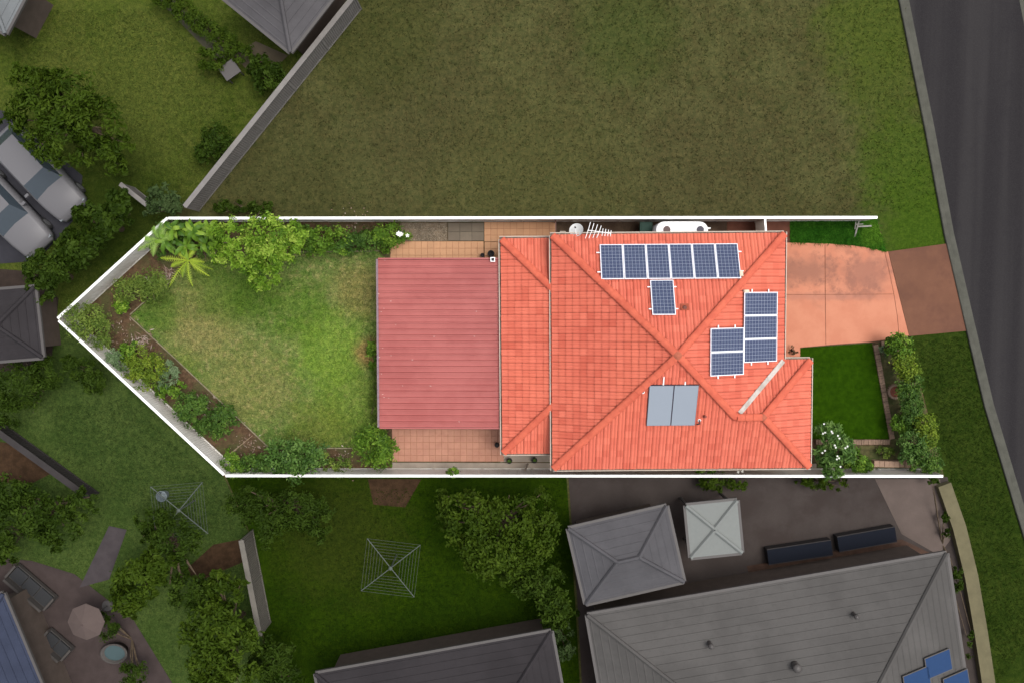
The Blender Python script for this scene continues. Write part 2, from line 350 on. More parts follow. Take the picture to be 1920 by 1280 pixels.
# driveway slabs (parts of the driveway)
td = NT('driveway_concrete'); dk = D(166, 112, 92)
a = td.mix(td.ramp(td.noise(1.2, 5, .6), .35, .65), D(210, 136, 106), D(218, 146, 115))
p1 = at(1540, 515); a = td.mix(td.math('MULTIPLY', td.ramp(td.noise(1.1, 6, .7), .45, .62), td.blob(p1.x + .8, p1.y, 3.4, .35, .5, .8, 1.3)), a, dk)
p2 = at(1500, 508); a = td.mix(td.math('MULTIPLY', td.blob(p2.x, p2.y, 1.7, .8, 1.0, 1.5, .5), .8), a, D(154, 106, 88))
p3 = at(1625, 515); a = td.mix(td.math('MULTIPLY', td.blob(p3.x, p3.y, 1.0, .6, 1.0, 1.6, .8), .8), a, D(162, 110, 92))
p4 = at(1560, 556); a = td.mix(td.math('MULTIPLY', td.blob(p4.x, p4.y, 2.4, .6, 1.1, 2.2, .16), .55), a, D(180, 124, 106))
a = td.mix(td.math('MULTIPLY', td.ramp(td.noise(30, 3), .45, .8), .35), a, D(190, 122, 98)); td.bump(td.noise(50, 3), .004)
M_drive = td.done(a, .85, 0, .3)
M_joint = surf('joint_dirt', D(160, 106, 84), .2, 4, 40)
drv = thing('driveway', 'salmon pink concrete driveway in front of the house', 'driveway', at(1560, 555)); drv["kind"] = "structure"
del drv["category"]
MB().prism(P([(1462, 456), (1560, 459), (1620, 465), (1660, 473), (1700, 630), (1634, 641), (1500, 650), (1500, 668), (1462, 668)]), 0, .052).build('base', M_joint, drv)
for sl_px in ([(1462, 455), (1545, 457), (1545.5, 552), (1462, 552)], [(1546.5, 457), (1590, 460), (1620, 464), (1642, 468), (1657, 473), (1666, 512), (1674, 551), (1547, 552)],
              [(1462, 553.2), (1545.5, 553.2), (1547, 647), (1499, 651), (1499, 668), (1462, 668)], [(1547, 553.2), (1674.3, 552.2), (1681, 595), (1684, 632), (1634, 640), (1548, 646.5)],
              [(1658.2, 473), (1664, 472), (1682, 545), (1703, 629), (1685, 631.5), (1682, 594), (1675, 550), (1667, 511)]):
    MB().prism(P(sl_px), .01, .066).build('slab', M_drive, drv)
sheet('driveway_crossover', [(1665, 472), (1775, 457), (1812, 620), (1704, 630)], .058, M_cross)

# ================================================================== PAVING
def rnd_mat(name, c, var=.1, dirt=None):
    t = NT(name); r = t.rand(); a = t.mix(r, mul(c, 1 - var), mul(c, 1 + var)); a = t.mix(t.math('MULTIPLY', t.ramp(t.noise(2.2, 5, .7), .4, .75), .5), a, dirt or mul(c, .78))
    a = t.mix(t.math('MULTIPLY', t.ramp(t.noise(45, 2), .45, .8), .4), a, mul(c, .8)); t.bump(t.noise(40), .003); return t.done(a, .8, 0, .3)
M_pav_n = rnd_mat('tan_paver', D(214, 164, 124), .05); M_pav_s = rnd_mat('terracotta_paver', D(200, 146, 122), .06, D(176, 118, 100)); M_pav_g = rnd_mat('grey_paver', D(128, 116, 100), .14)
M_grout = surf('grout', D(176, 126, 96), .2, 5, 40); M_grout_g = surf('grout_grey', D(84, 80, 66), .2, 5, 40)
def paving(name, label, u0, v0, u1, v1, size, mat, gm, skip=()):
    a, b = at(u0, v0), at(u1, v1); x0, x1 = a.x, b.x; y0, y1 = b.y, a.y
    nx, ny = max(1, round((x1 - x0) / size)), max(1, round((y1 - y0) / size)); dx, dy = (x1 - x0) / nx, (y1 - y0) / ny
    root = thing(name, label, 'paving', (x0, y0, 0)); root["kind"] = "structure"; del root["category"]
    MB().prism([(x0, y0), (x1, y0), (x1, y1), (x0, y1)], 0, .048).build('bed', gm, root)
    g = .006; m = MB(); w, h = dx - g * 2, dy - g * 2; c = .006
    vs = [(0, 0, 0), (w, 0, 0), (w, h, 0), (0, h, 0), (0, 0, .02), (w, 0, .02), (w, h, .02), (0, h, .02), (c, c, .026), (w - c, c, .026), (w - c, h - c, .026), (c, h - c, .026)]
    fs = [(0, 1, 5, 4), (1, 2, 6, 5), (2, 3, 7, 6), (3, 0, 4, 7), (4, 5, 9, 8), (5, 6, 10, 9), (6, 7, 11, 10), (7, 4, 8, 11), (8, 9, 10, 11)]
    me = m.add(vs, fs).mesh('paver', mat)
    for i in range(nx):
        for j in range(ny):
            link('paver', me, None, root, (i * dx + g, j * dy + g, .036 + random.uniform(0, .003)))
    return root
paving('patio_paving', 'tan square pavers on the north side of the patio roof', 732, 453, 907, 492, .30, M_pav_n, M_grout)
paving('patio_paving', 'tan square pavers running past the rear roof to the north fence', 908, 417, 1042, 453.5, .30, M_pav_n, M_grout)
paving('patio_paving', 'short band of tan pavers beside the rear roof corner', 908.5, 454.2, 944, 492, .30, M_pav_n, M_grout)
paving('patio_paving', 'terracotta square pavers on the south side of the patio roof', 735, 792, 945, 864, .30, M_pav_s, M_grout)
paving('grey_paving', 'weathered grey square pavers beside the north fence', 840, 418, 907.5, 452, .56, M_pav_g, M_grout_g)
M_gravel = surf('gravel', D(140, 124, 104), .3, 8, 22, .95, .03, D(108, 98, 82), 1.5)
sheet('gravel_strip', [(752, 418), (839, 418), (839, 452.5), (740, 452.5)], .044, M_gravel)
gp = np.array([(p.x, p.y) for p in (at(random.uniform(755, 838), random.uniform(419, 451)) for _ in range(700))]); mg = MB()
for x, y in gp:
    r = random.uniform(.012, .035); q = random.uniform(0, 6); mg.add([(x + r * math.cos(q + k * 1.57), y + r * .8 * math.sin(q + k * 1.57), .043) for k in range(4)] + [(x, y, .043 + r * .7)], [(0, 1, 4), (1, 2, 4), (2, 3, 4), (3, 0, 4)])
tagp(mg.build('gravel', surf('pebble', D(172, 158, 138), .3, 12, 40)), 'loose pale pebbles between the daisy bush and the grey pavers', 'gravel', kind='stuff')

# ================================================================== FENCES
M_fence = surf('cream_steel', (.70, .68, .64), .05, 2, 30, .5, .001, (.60, .57, .52), .8, .3); M_fence_in = M_fence
M_cap = plain('white_capping', (.82, .82, .80), .4)
M_fence_g = surf('grey_fence', D(140, 136, 132), .1, 2, 30, .6, .002)
M_fence_d = surf('dark_fence', D(66, 62, 62), .1, 2, 30, .6, .002)
def fence(label, pts_px, h, mat, capmat, capw=.12, pw=2.37, ribs=True, name='steel_fence'):
    w = [at(u, v, h) for u, v in pts_px]; a, b = w; a.z = b.z = 0; d = b - a; L = d.length; rz = math.atan2(d.y, d.x)
    t = thing(name, label, 'fence', a, None, rz); n = max(1, round(L / pw)); st = L / n
    k = 22 if ribs else 1; m = MB(); vs = []; fs = []; w_ = (st - .06) / k; x = .03; prof = []
    for i in range(k):
        if ribs: prof += [(x, -.012), (x + w_ * .5, -.012), (x + w_ * .62, .016), (x + w_ * .88, .016)]
        else: prof += [(x, 0)]
        x += w_
    prof.append((x, -.012 if ribs else 0)); nn = len(prof)
    vs = [(px_, y, z) for z in (.05, h - .04) for px_, y in prof]; fs = [(i, i + 1, nn + i + 1, nn + i) for i in range(nn - 1)]
    m.add(vs, fs); m.add([(v[0], v[1] - .004, v[2]) for v in vs], [f[::-1] for f in fs]); pan = m.mesh('panel', mat)
    post = MB().box((0, 0, h / 2 - .02), (.06, .065, h - .02)).mesh('post', mat)
    rail = MB().box((st / 2, 0, 0), (st - .075, .05, .06)).mesh('bottom_rail', mat); cap = MB().box((st / 2, 0, 0), (st - .004, capw, .05)).mesh('capping', capmat)
    for i in range(n + 1): link('post', post, None, t, (i * st, 0, 0))
    for i in range(n):
        link('panel', pan, None, t, (i * st, 0, 0)); link('bottom_rail', rail, None, t, (i * st, 0, .06)); link('capping', cap, None, t, (i * st, 0, h - .012))
    return t
fence('long cream steel fence with white capping between the lot and the dry field', [(316, 409.5), (1645, 408)], 1.55, M_fence, M_cap)
fence('cream steel fence behind the banana leaves and palm, northwest end of the lot', [(108, 597), (314, 409)], 1.55, M_fence, M_cap)
fence('cream steel fence behind the shrubs on the southwest edge of the back garden', [(110, 601), (420, 889)], 1.55, M_fence, M_cap)
fence('long cream steel fence along the south side of the red roofed house', [(423, 891), (1768, 892)], 1.6, M_fence, M_cap)
fence('pale grey fence running diagonally between the yellow lawn and the dry field', [(346, 388), (664, -8)], 1.7, M_fence_g, M_fence_g, .22)
fence('short grey fence below the palm corner, between two neighbouring gardens', [(225, 345), (275, 385)], 1.5, M_fence_g, M_fence_g, .2)
fence('pale grey fence between the two southern neighbouring gardens', [(452, 1012), (487, 1192)], 1.7, surf('pale_fence', D(120, 116, 108), .1, 2, 30, .6, .002), surf('pale_fence_cap', D(124, 120, 112), .1, 2, 30), .24)
# gate across the north passage
gt = thing('side_gate', 'narrow cream slatted gate across the passage beside the roof corner', 'gate', at(1432, 425))
M_gate = plain('gate_cream', D(214, 200, 184), .5)
g0, g1 = at(1434, 411, 1.5), at(1436, 440, 1.5)
for i in range(8):
    z = .15 + i * .18; MB().bar((g0.x, g0.y, z), (g1.x, g1.y, z), .03, .13).build('slat', M_gate, gt)
for g in (g0, g1): MB().bar((g.x, g.y, 0), (g.x, g.y, 1.52), .06, .06).build('post', M_gate, gt)
MB().bar((g0.x, g0.y, 1.53), (g1.x, g1.y, 1.53), .09, .04).build('top_rail', M_cap, gt)
gd = thing('divider_rail', 'thin brown post and rail divider by the tan pavers, north passage', 'rail', at(1042, 430))
g0, g1 = at(1042, 414, 1.0), at(1042, 441, 1.0)
M_brn = plain('brown_metal', D(120, 78, 62), .6)
MB().bar((g0.x, g0.y, .98), (g1.x, g1.y, .98), .05, .05).build('rail', M_brn, gd)
for g in (g0, g1): MB().bar((g.x, g.y, 0), (g.x, g.y, .955), .05, .05).build('post', M_brn, gd)

# lawn edging boards
M_board = surf('timber_edging', D(150, 142, 116), .25, 6, 40)
def edging(label, pts):
    t = thing('timber_edging', label, 'edging', at(*pts[0]))
    for p, q in zip(pts[:-1], pts[1:]):
        a, b = at(*p), at(*q); a.z = b.z = .05; MB().bar(a, b, .045, .10).build('board', M_board, t)
edging('thin timber edging between the back lawn and the northwest garden bed', [(245, 590), (273, 565), (330, 522)])
edging('long thin timber edging between the back lawn and the southwest garden bed', [(245, 594), (330, 672), (420, 757), (504, 837)])
edging('thin timber edging between the back lawn and the southern garden bed', [(507, 838), (600, 839), (710, 839)])
edging('pale timber edging between the back lawn and the northern garden bed', [(545, 473), (640, 472), (712, 471)])

# ================================================================== HOUSE
tt_ = NT('terracotta_tile'); f = tt_.attr('tint')
a = tt_.mix(f, D(214, 101, 78), D(234, 122, 97))
a = tt_.mix(tt_.math('MULTIPLY', tt_.ramp(tt_.noise(.35, 4, .6), .42, .68), .45), a, D(238, 126, 96))
a = tt_.mix(tt_.math('MULTIPLY', tt_.ramp(tt_.noise(9, 5, .7), .5, .75), .30), a, D(208, 96, 74))
a = tt_.mix(tt_.math('MULTIPLY', tt_.ramp(tt_.noise(1.1, 6, .72), .52, .74), .35), a, D(212, 104, 84))
a = tt_.mix(tt_.math('MULTIPLY', tt_.ramp(tt_.noise(55, 2, .6), .62, .8), .35), a, D(170, 84, 68))
tt_.bump(tt_.noise(80, 2), .002); M_tile = tt_.done(a, .7, 0, .35)
M_capt = surf('ridge_tile', D(228, 116, 90), .08, 5, 50, .7, .002, D(212, 102, 80), 2)
M_mortar = surf('mortar', D(196, 112, 88), .12, 9, 50); M_sark = plain('sarking', D(120, 60, 50), .9)
M_gut = surf('cream_gutter', D(220, 204, 188), .08, 3, 40, .55, .001); M_wall = surf('brick_wall', D(190, 130, 105), .15, 6, 40)
M_white = plain('white_metal', (.78, .78, .78), .45); M_black = plain('black_rubber', (.02, .02, .022), .6); M_dark = plain('dark_plastic', (.03, .027, .027), .6, 0, .15)
M_glass = plain('dark_glass', (.03, .035, .04), .08, 0, .6)
PHI = R(.42); EX, EY = Vector((math.cos(PHI), math.sin(PHI), 0)), Vector((-math.sin(PHI), math.cos(PHI), 0))
def loc2(p): return (p.dot(EX), p.dot(EY))
def W(x, y, z): return EX * x + EY * y + Vector((0, 0, z))
EZ = 3.1; TANP = math.tan(R(22))
q = {k: loc2(at(*p, EZ)) for k, p in dict(nw=(1035, 442), ne=(1470, 439), sw=(1038, 875), se=(1518, 876), xne=(1517, 675)).items()}
x0 = (q['nw'][0] + q['sw'][0]) / 2; x1 = q['ne'][0]; x2 = (q['se'][0] + q['xne'][0]) / 2; y1 = (q['nw'][1] + q['ne'][1]) / 2; y0 = (q['sw'][1] + q['se'][1]) / 2; yx = q['xne'][1]
cx, cy = (x0 + x1) / 2, (y0 + y1) / 2; AZ = EZ + (x1 - x0 + y1 - y0) / 4 * TANP
w2 = (yx - y0) / 2; pr = w2 / (cy - y0); ZR = EZ + pr * (AZ - EZ)
APEX = W(cx, cy, AZ); P1 = W(x1 - pr * (x1 - cx), y0 + w2, ZR); P2 = W(x2 - w2, y0 + w2, ZR)
NW, NE, SW_, SEm, SEx, NEx, V0 = W(x0, y1, EZ), W(x1, y1, EZ), W(x0, y0, EZ), W(x1, y0, EZ), W(x2, y0, EZ), W(x2, yx, EZ), W(x1, yx, EZ)
BZ = 2.3; qb = [loc2(at(*p, BZ)) for p in ((940, 449), (944, 848))]; bx0 = (qb[0][0] + qb[1][0]) / 2; by1, by0 = qb[0][1], qb[1][1]
bx1 = x0 + .12; bw = bx1 - bx0; BT = BZ + bw * .30
BNW, BSW, BNE, BSE = W(bx0, by1, BZ), W(bx0, by0, BZ), W(bx1, by1, BZ), W(bx1, by0, BZ); BHN, BHS = W(bx1, by1 - bw, BT), W(bx1, by0 + bw, BT)
HL = W(cx, cy, 0); house = thing('house', 'red terracotta tiled house with solar panels, in the fenced lot', 'house', HL)
roof = MB(); polys = {'N': [NE, NW, APEX], 'W': [NW, SW_, APEX], 'SA': [SW_, SEm, APEX], 'SB': [SEm, SEx, P2, P1], 'E': [V0, NE, APEX, P1], 'XN': [NEx, V0, P1, P2], 'XE': [SEx, NEx, P2]}
bpolys = {'BW': [BNW, BSW, BHS, BHN], 'BN': [BNE, BNW, BHN], 'BS': [BSW, BSE, BHS]}
def slope(poly):
    A, B = poly[0], poly[1]; n = (B - A).cross(poly[2] - A).normalized(); sgn = 1
    if n.z < 0: n = -n; A, B = B, A
    s_ = (B - A).normalized(); t_ = n.cross(s_); return A, s_, t_, n, (B - A).length
TW, TE = .306, .325
def tile_local(w=TW, tint=.5):
    prof = []; 
    for i in range(11): 
        x = i / 10; prof.append((x * (w - .012), (.026 if i not in (0, 10) else 0) * (.5 - .5 * math.cos(x * 4 * math.pi)) ** .8 - (.006 if i in (0, 10) else 0)))
    n = len(prof); vs = [(x, -.025, h + .05) for x, h in prof] + [(x, .335, h + .004) for x, h in prof] + [(x, -.034, h * .6 + .012) for x, h in prof]
    fs = [(i, i + 1, n + i + 1, n + i) for i in range(n - 1)] + [(2 * n + i, 2 * n + i + 1, i + 1, i) for i in range(n - 1)]
    fs += [(0, n, 2 * n), (n - 1, 3 * n - 1, 2 * n - 1)]
    return vs, fs
TV, TF = tile_local(); variants = []
for k in range(6): variants.append(MB().add(TV, TF, k / 5).mesh('tile', M_tile))
def smoothstep_tint(): return random.choice((0, .2, .4, .4, .6, .6, .6, .8, .8, 1))
whole = []; rest = {}
def tile_slope(key, poly):
    A, s_, t_, n, L = slope(poly); uv = [((p - A).dot(s_), (p - A).dot(t_)) for p in poly]
    T = max(v for _, v in uv); cenu = sum(u for u, _ in uv) / len(uv), sum(v for _, v in uv) / len(uv)
    edges = []
    for i in range(len(uv)):
        a, b = uv[i], uv[(i + 1) % len(uv)]
        if abs(a[1]) < 1e-3 and abs(b[1]) < 1e-3: continue
        e = (b[0] - a[0], b[1] - a[1]); nn = (-e[1], e[0])
        if (cenu[0] - a[0]) * nn[0] + (cenu[1] - a[1]) * nn[1] < 0: nn = (-nn[0], -nn[1])
        l = math.hypot(*nn); edges.append((a, (nn[0] / l, nn[1] / l)))
    us = min(u for u, _ in uv), max(u for u, _ in uv); M = Matrix((s_, t_, n)).transposed().to_4x4(); part = MB()
    j = 0
    while j * TE < T:
        i = math.floor(us[0] / TW) - 1
        while i * TW < us[1]:
            u, v = i * TW, j * TE + .0; cs = [(u, v - .025), (u + TW, v - .025), (u, v + .335), (u + TW, v + .335)]
            dist = [min((c[0] - a[0]) * nn[0] + (c[1] - a[1]) * nn[1] for a, nn in edges) for c in cs]
            pos = A + s_ * u + t_ * v; tn = smoothstep_tint()
            pos = pos + n * random.uniform(-.004, .006) + t_ * random.uniform(-.008, .008)
            if min(dist) > 0: whole.append((pos, M, tn, key))
            elif max(dist) > -.0 or True:
                cc = [min(1, 1) for _ in cs]
                ins = all(max((c[0] - a[0]) * nn[0] + (c[1] - a[1]) * nn[1] for c in cs) > 0 for a, nn in edges)
                if ins: part.add([pos + s_ * x + t_ * y + n * z for x, y, z in TV], TF, tn)
            i += 1
        j += 1
    bm = bmesh.new(); bm.from_mesh(part.mesh('tmp', None))
    for a, nn in edges:
        co = A + s_ * a[0] + t_ * a[1]; no = s_ * nn[0] + t_ * nn[1]
        bmesh.ops.bisect_plane(bm, geom=bm.verts[:] + bm.edges[:] + bm.faces[:], plane_co=co, plane_no=-no, clear_outer=True)
    me = bpy.data.meshes.new('cut'); bm.to_mesh(me); bm.free()
    a_ = me.attributes['tint'].data if 'tint' in me.attributes else None; tv = [x.value for x in a_] if a_ else [.5] * len(me.vertices)
    rest.setdefault(key[0] == 'B', MB()); r = rest[key[0] == 'B']; b = len(r.v)
    r.v += [tuple(v.co) for v in me.vertices]; r.f += [tuple(i + b for i in p.vertices) for p in me.polygons]; r.t += tv
def sheathing(pl, name):
    m = MB()
    for p in pl.values(): m.add([x + Vector((0, 0, -.012)) for x in p], [tuple(range(len(p)))])
    for p in pl.values(): m.add([x + Vector((0, 0, -.06)) for x in p], [tuple(range(len(p)))[::-1]])
    return m.build(name, M_sark, house)
roof_o = sheathing(polys, 'roof'); back_o = sheathing(bpolys, 'rear_roof')
for k, p in polys.items(): tile_slope(k, p)
for k, p in bpolys.items(): tile_slope(k, p)
whole.sort(key=lambda w: -w[0].z)
for i, (pos, M, tn, key) in enumerate(whole):
    isb = key[0] == 'B'
    if i < 300:
        o = link('tile', variants[round(tn * 5)], None, back_o if isb else roof_o); o.matrix_basis = Matrix.Translation(pos - HL) @ M
    else:
        s_, t_, n = M.col[0].to_3d(), M.col[1].to_3d(), M.col[2].to_3d(); rest[isb].add([pos + s_ * x + t_ * y + n * z for x, y, z in TV], TF, tn)
for isb in (False, True):
    o = rest[isb].build('roof_tiles', M_tile, back_o if isb else roof_o); o["kind"] = "stuff"
# ridge and hip caps
def capmesh(r=.165, L=.40):
    m = MB(); vs = []; n = 9
    for x, rr, dz in ((0, r, .016), (L, r * .94, -.004)):
        for i in range(n):
            q = math.pi * i / (n - 1); vs.append((x, rr * math.cos(q), rr * .52 * math.sin(q) + dz))
    vs += [(0, v[1] * .86, v[2] * .86 - .003) for v in vs[:n]]
    fs = [(i, n + i, n + i + 1, i + 1) for i in range(n - 1)] + [(i + 1, 2 * n + i + 1, 2 * n + i, i) for i in range(n - 1)]
    me = m.add(vs, fs).mesh('ridge_cap', M_capt); return me
CAPM = capmesh()
def caps(a, b, parent, trim0=.0, trim1=.0):
    d = b - a; L = d.length; x = d / L; y = Vector((0, 0, 1)).cross(x).normalized(); z = x.cross(y)
    M = Matrix((x, y, z)).transposed().to_4x4(); L2 = L - trim0 - trim1; n = max(1, round(L2 / .365)); st = L2 / n
    for i in range(n):
        o = link('ridge_cap', CAPM, None, parent); o.matrix_basis = Matrix.Translation(a + x * (trim0 + i * st) + z * .078 - HL) @ M
for a in (NW, NE, SW_): caps(a, APEX, roof_o, .04, .1)
caps(P1, APEX, roof_o, .06, .1); caps(SEx, P2, roof_o, .04, .12); caps(NEx, P2, roof_o, .04, .12); caps(P1, P2, roof_o, .05, .1)
caps(BNW, BHN, back_o, .04, .02); caps(BSW, BHS, back_o, .04, .02)
for p, r in ((APEX, .27), (P2, .22)):
    m = MB().lathe(p + Vector((0, 0, -.08)), [(r, 0), (r * .95, .1), (r * .6, .2), (r * .15, .25)], 12); m.build('mortar_cap', M_mortar, roof_o, True)
MB().lathe(P1 + Vector((0, 0, -.05)), [(.17, 0), (.16, .1), (.1, .16), (.02, .18)], 10).build('mortar_cap', M_capt, roof_o, True)
# white valley flashing
va, vb = V0 + (P1 - V0) * .01 , V0 + (P1 - V0) * .93
vd = (vb - va).normalized(); vy = Vector((0, 0, 1)).cross(vd).normalized(); vz = vd.cross(vy); m = MB()
m.add([va + vy * .10 + vz * .115, va + vz * .10, va - vy * .10 + vz * .115, vb + vy * .10 + vz * .115, vb + vz * .10, vb - vy * .10 + vz * .115,
       va + vy * .10 - vz * .0, va - vy * .10, vb + vy * .10, vb - vy * .10], [(0, 3, 4, 1), (1, 4, 5, 2), (0, 6, 8, 3), (2, 5, 9, 7), (0, 1, 2, 7, 6), (3, 8, 9, 5, 4)])
recalc(m.build('valley_flashing', surf('galvanised_valley', D(222, 214, 206), .12, 6, 30, .6, .002, D(188, 178, 168), 3), roof_o))
# gutters, fascias, soffits, walls
M_litter = surf('litter', D(160, 142, 128), .3, 3, 50)
def gutter(a, b, parent=house, ext0=0, ext1=0):
    d = (b - a).normalized(); a = a - d * ext0; b = b + d * ext1
    prof = [(-.02, -.03), (-.02, -.14), (.14, -.14), (.14, -.012), (.105, -.006), (.105, -.125), (-.008, -.125), (-.008, -.03)]
    m = MB().sweep([a, b], prof, True); g = recalc(m.build('gutter', M_gut, parent)); 
    MB().sweep([a, b], [(.0, -.118), (.095, -.118), (.095, -.100), (.0, -.100)], True).build('leaf_litter', M_litter, g)
gutter(NW, SW_, ext0=.0, ext1=.1); gutter(SW_, SEx, ext1=.1); gutter(SEx, NEx, ext1=.1); gutter(NEx, V0 + EX * .13); gutter(V0, NE, ext1=.1); gutter(NE, NW, ext1=.1)
gutter(BNW, BSW, ext1=.1); gutter(BSW, BSE); gutter(BNE, BNW, ext1=.1)
inn = .45
wl = [(x0 + inn, y0 + inn), (x2 - inn, y0 + inn), (x2 - inn, yx - inn), (x1 - inn, yx - inn), (x1 - inn, y1 - inn), (x0 + inn, y1 - inn)]
w3 = [W(x, y, 0).to_2d() for x, y in wl]; MB().prism(w3, 0, EZ - .14).build('wall', M_wall, house)
sf = [W(x, y, 0).to_2d() for x, y in ((x0 - .015, y0 - .015), (x2 + .015, y0 - .015), (x2 + .015, yx + .015), (x1 + .015, yx + .015), (x1 + .015, y1 + .015), (x0 - .015, y1 + .015))]
MB().prism(sf, EZ - .135, EZ - .10).build('soffit', M_white, house)
wb = [W(x, y, 0).to_2d() for x, y in ((bx0 + .4, by0 + .4), (x0 + inn - .003, by0 + .4), (x0 + inn - .003, by1 - .4), (bx0 + .4, by1 - .4))]
MB().prism(wb, 0, BZ - .15).build('rear_wall', M_wall, house)
sb = [W(x, y, 0).to_2d() for x, y in ((bx0 - .015, by0 - .015), (x0 + inn - .006, by0 - .015), (x0 + inn - .006, by1 + .015), (bx0 - .015, by1 + .015))]
MB().prism(sb, BZ - .145, BZ - .11).build('rear_soffit', M_white, house)
def window(cxl, cyl, z0, z1, w, face):   # face: 'E','W','N','S' in the house frame
    ax = EY if face in 'EW' else EX; o = {'E': EX, 'W': -EX, 'N': EY, 'S': -EY}[face]; c = W(cxl, cyl, (z0 + z1) / 2); h = z1 - z0
    m = MB()
    for s in (-1, 1):
        m.bar(c + o * .02 + ax * s * (w / 2) + Vector((0, 0, -h / 2)), c + o * .02 + ax * s * (w / 2) + Vector((0, 0, h / 2)), .06, .06)
        m.bar(c + o * .022 - ax * (w / 2 + .03) + Vector((0, 0, s * h / 2)), c + o * .022 + ax * (w / 2 + .03) + Vector((0, 0, s * h / 2)), .06, .062)
    f_ = m.build('window', M_white, house)
    MB().bar(c + o * .012 - ax * (w / 2 - .03), c + o * .012 + ax * (w / 2 - .03), .02, h - .06).build('pane', M_glass, f_)
window(x2 - inn, y0 + 2.5, .9, 2.3, 2.2, 'E'); window(cx - 2.5, y0 + inn, 1.0, 2.2, 1.6, 'S'); window(cx + 2.0, y0 + inn, 1.0, 2.2, 1.6, 'S'); window(cx - 2, y1 - inn, 1.2, 2.2, 1.2, 'N'); window(bx0 + .4, (by0 + by1) / 2 - 2, .9, 2.0, 1.8, 'W')
gc = W(x1 - inn, y1 - 2.8, 1.15); gm = MB()
for i in range(5): MB().bar(gc + EX * .03 - EY * 1.7 + Vector((0, 0, -.9 + i * .45)), gc + EX * .03 + EY * 1.7 + Vector((0, 0, -.9 + i * .45)), .05, .43).build('garage_door_panel', M_gut, house)
dc = W(bx0 + .4, (by0 + by1) / 2 + 1.2, 1.0); dr = MB().bar(dc - EX * .02 + Vector((0, 0, -.98)), dc - EX * .02 + Vector((0, 0, 1.0)), 1.6, .05).build('door', M_glass, house)
for px in ((942, 448, -1), (1474, 442, 1)):
    pass
for a in (W(x0 + .3, y0 + .40, 0), W(x2 - .40, y0 + .3, 0), W(x1 - .40, y1 - .3, 0)): MB().tube([a, a + Vector((0, 0, EZ - .14))], .045, 8).build('downpipe', M_gut, house)

# ---------------------------------------------------------------- things on the roof
tc = NT('solar_cells'); uvn = tc.n("ShaderNodeTexCoord").outputs["Object"]; sx = tc.n("ShaderNodeSeparateXYZ"); tc.l(uvn, sx.inputs[0])
def lines(c, off, pitch, w):
    v = tc.math('FRACT', tc.math('DIVIDE', tc.math('ADD', c, off), pitch)); d = tc.math('ABSOLUTE', tc.math('SUBTRACT', v, .5)); return tc.math('GREATER_THAN', d, .5 - w)
PW, PL = .985, 1.60
gx = lines(sx.outputs[0], PW / 2, (PW - .06) / 6, .030); gy = lines(sx.outputs[1], PL / 2, (PL - .06) / 10, .030); bb = lines(sx.outputs[0], PW / 2 + .02, (PW - .06) / 18, .045)
cellv = tc.n("ShaderNodeTexVoronoi"); cellv.inputs["Scale"].default_value = 14; tc.l(tc.pos, cellv.inputs["Vector"])
base = tc.mix(tc.noise(1.2, 2), (.016, .026, .07), (.028, .042, .095)); sc_ = tc.n("ShaderNodeSeparateColor"); tc.l(cellv.outputs["Color"], sc_.inputs[0])
base = tc.mix(tc.math('MULTIPLY', sc_.outputs[0], .35), base, (.045, .06, .12))
base = tc.mix(tc.math('MULTIPLY', bb, .45), base, (.30, .34, .42)); base = tc.mix(tc.math('MULTIPLY', tc.math('MAXIMUM', gx, gy), .6), base, (.42, .46, .54))
M_cells = tc.done(base, .18, 0, .35)
M_alu = plain('aluminium', (.74, .75, .80), .45, 0, .5)
M_alud = plain('rail_alu', (.75, .75, .77), .4)
def place(A, s_, t_, n, u, v, h, rot=False):
    xs, ys = (s_, t_) if not rot else (t_, -s_)
    M = Matrix((xs, ys, n)).transposed().to_4x4(); M.translation = A + s_ * u + t_ * v + n * h; return M
def panel_thing(label, M, w=PW, l=PL):
    t = thing('solar_panel', label, 'solar panel', M.translation, 'blue solar panels on the red roof'); t.rotation_euler = M.to_euler()
    m = MB(); b = .032
    for s in (-1, 1):
        m.box((s * (w / 2 - b / 2), 0, 0), (b, l, .04)); m.box((0, s * (l / 2 - b / 2), .0005), (w - 2 * b - .001, b, .039))
    m.build('frame', M_alu, t, local=True)
    MB().box((0, 0, .004), (w - 2 * b, l - 2 * b, .012)).build('cell_sheet', M_cells, t, local=True); return t
def rail(label, a, b, w=.045, h=.045): return tagp(MB().bar(a, b, w, h).build('mounting_rail', M_alud), label, 'rail', 'solar mounting rails on the red roof')
def uv_of(px, sl_, h): A, s_, t_, n, L = sl_; p = on_plane(*px, A + n * h, n) - A; return p.dot(s_), p.dot(t_)
HP = .15
slN, slE, slS = slope(polys['N']), slope(polys['E']), slope(polys['SA'])
A, s_, t_, n, L = slN
c = [uv_of(p, slN, HP) for p in ((1124, 459), (1384, 457), (1389, 522), (1127, 524))]
ua = (c[0][0] + c[3][0]) / 2; ub = (c[1][0] + c[2][0]) / 2; va_ = (c[0][1] + c[1][1]) / 2; vb_ = (c[2][1] + c[3][1]) / 2
if ua > ub: ua, ub = ub, ua; flip = True
else: flip = False
st = (ub - ua) / 6; lnth = abs(vb_ - va_); ordn = ['leftmost', 'second from left', 'third from left', 'fourth from left', 'fifth from left', 'rightmost']
for i in range(6):
    k = 5 - i if flip else i
    panel_thing(f'{ordn[k]} blue solar panel of the row of six along the northern roof slope', place(A, s_, t_, n, ua + st * (i + .5), (va_ + vb_) / 2, HP), st - .02, lnth)
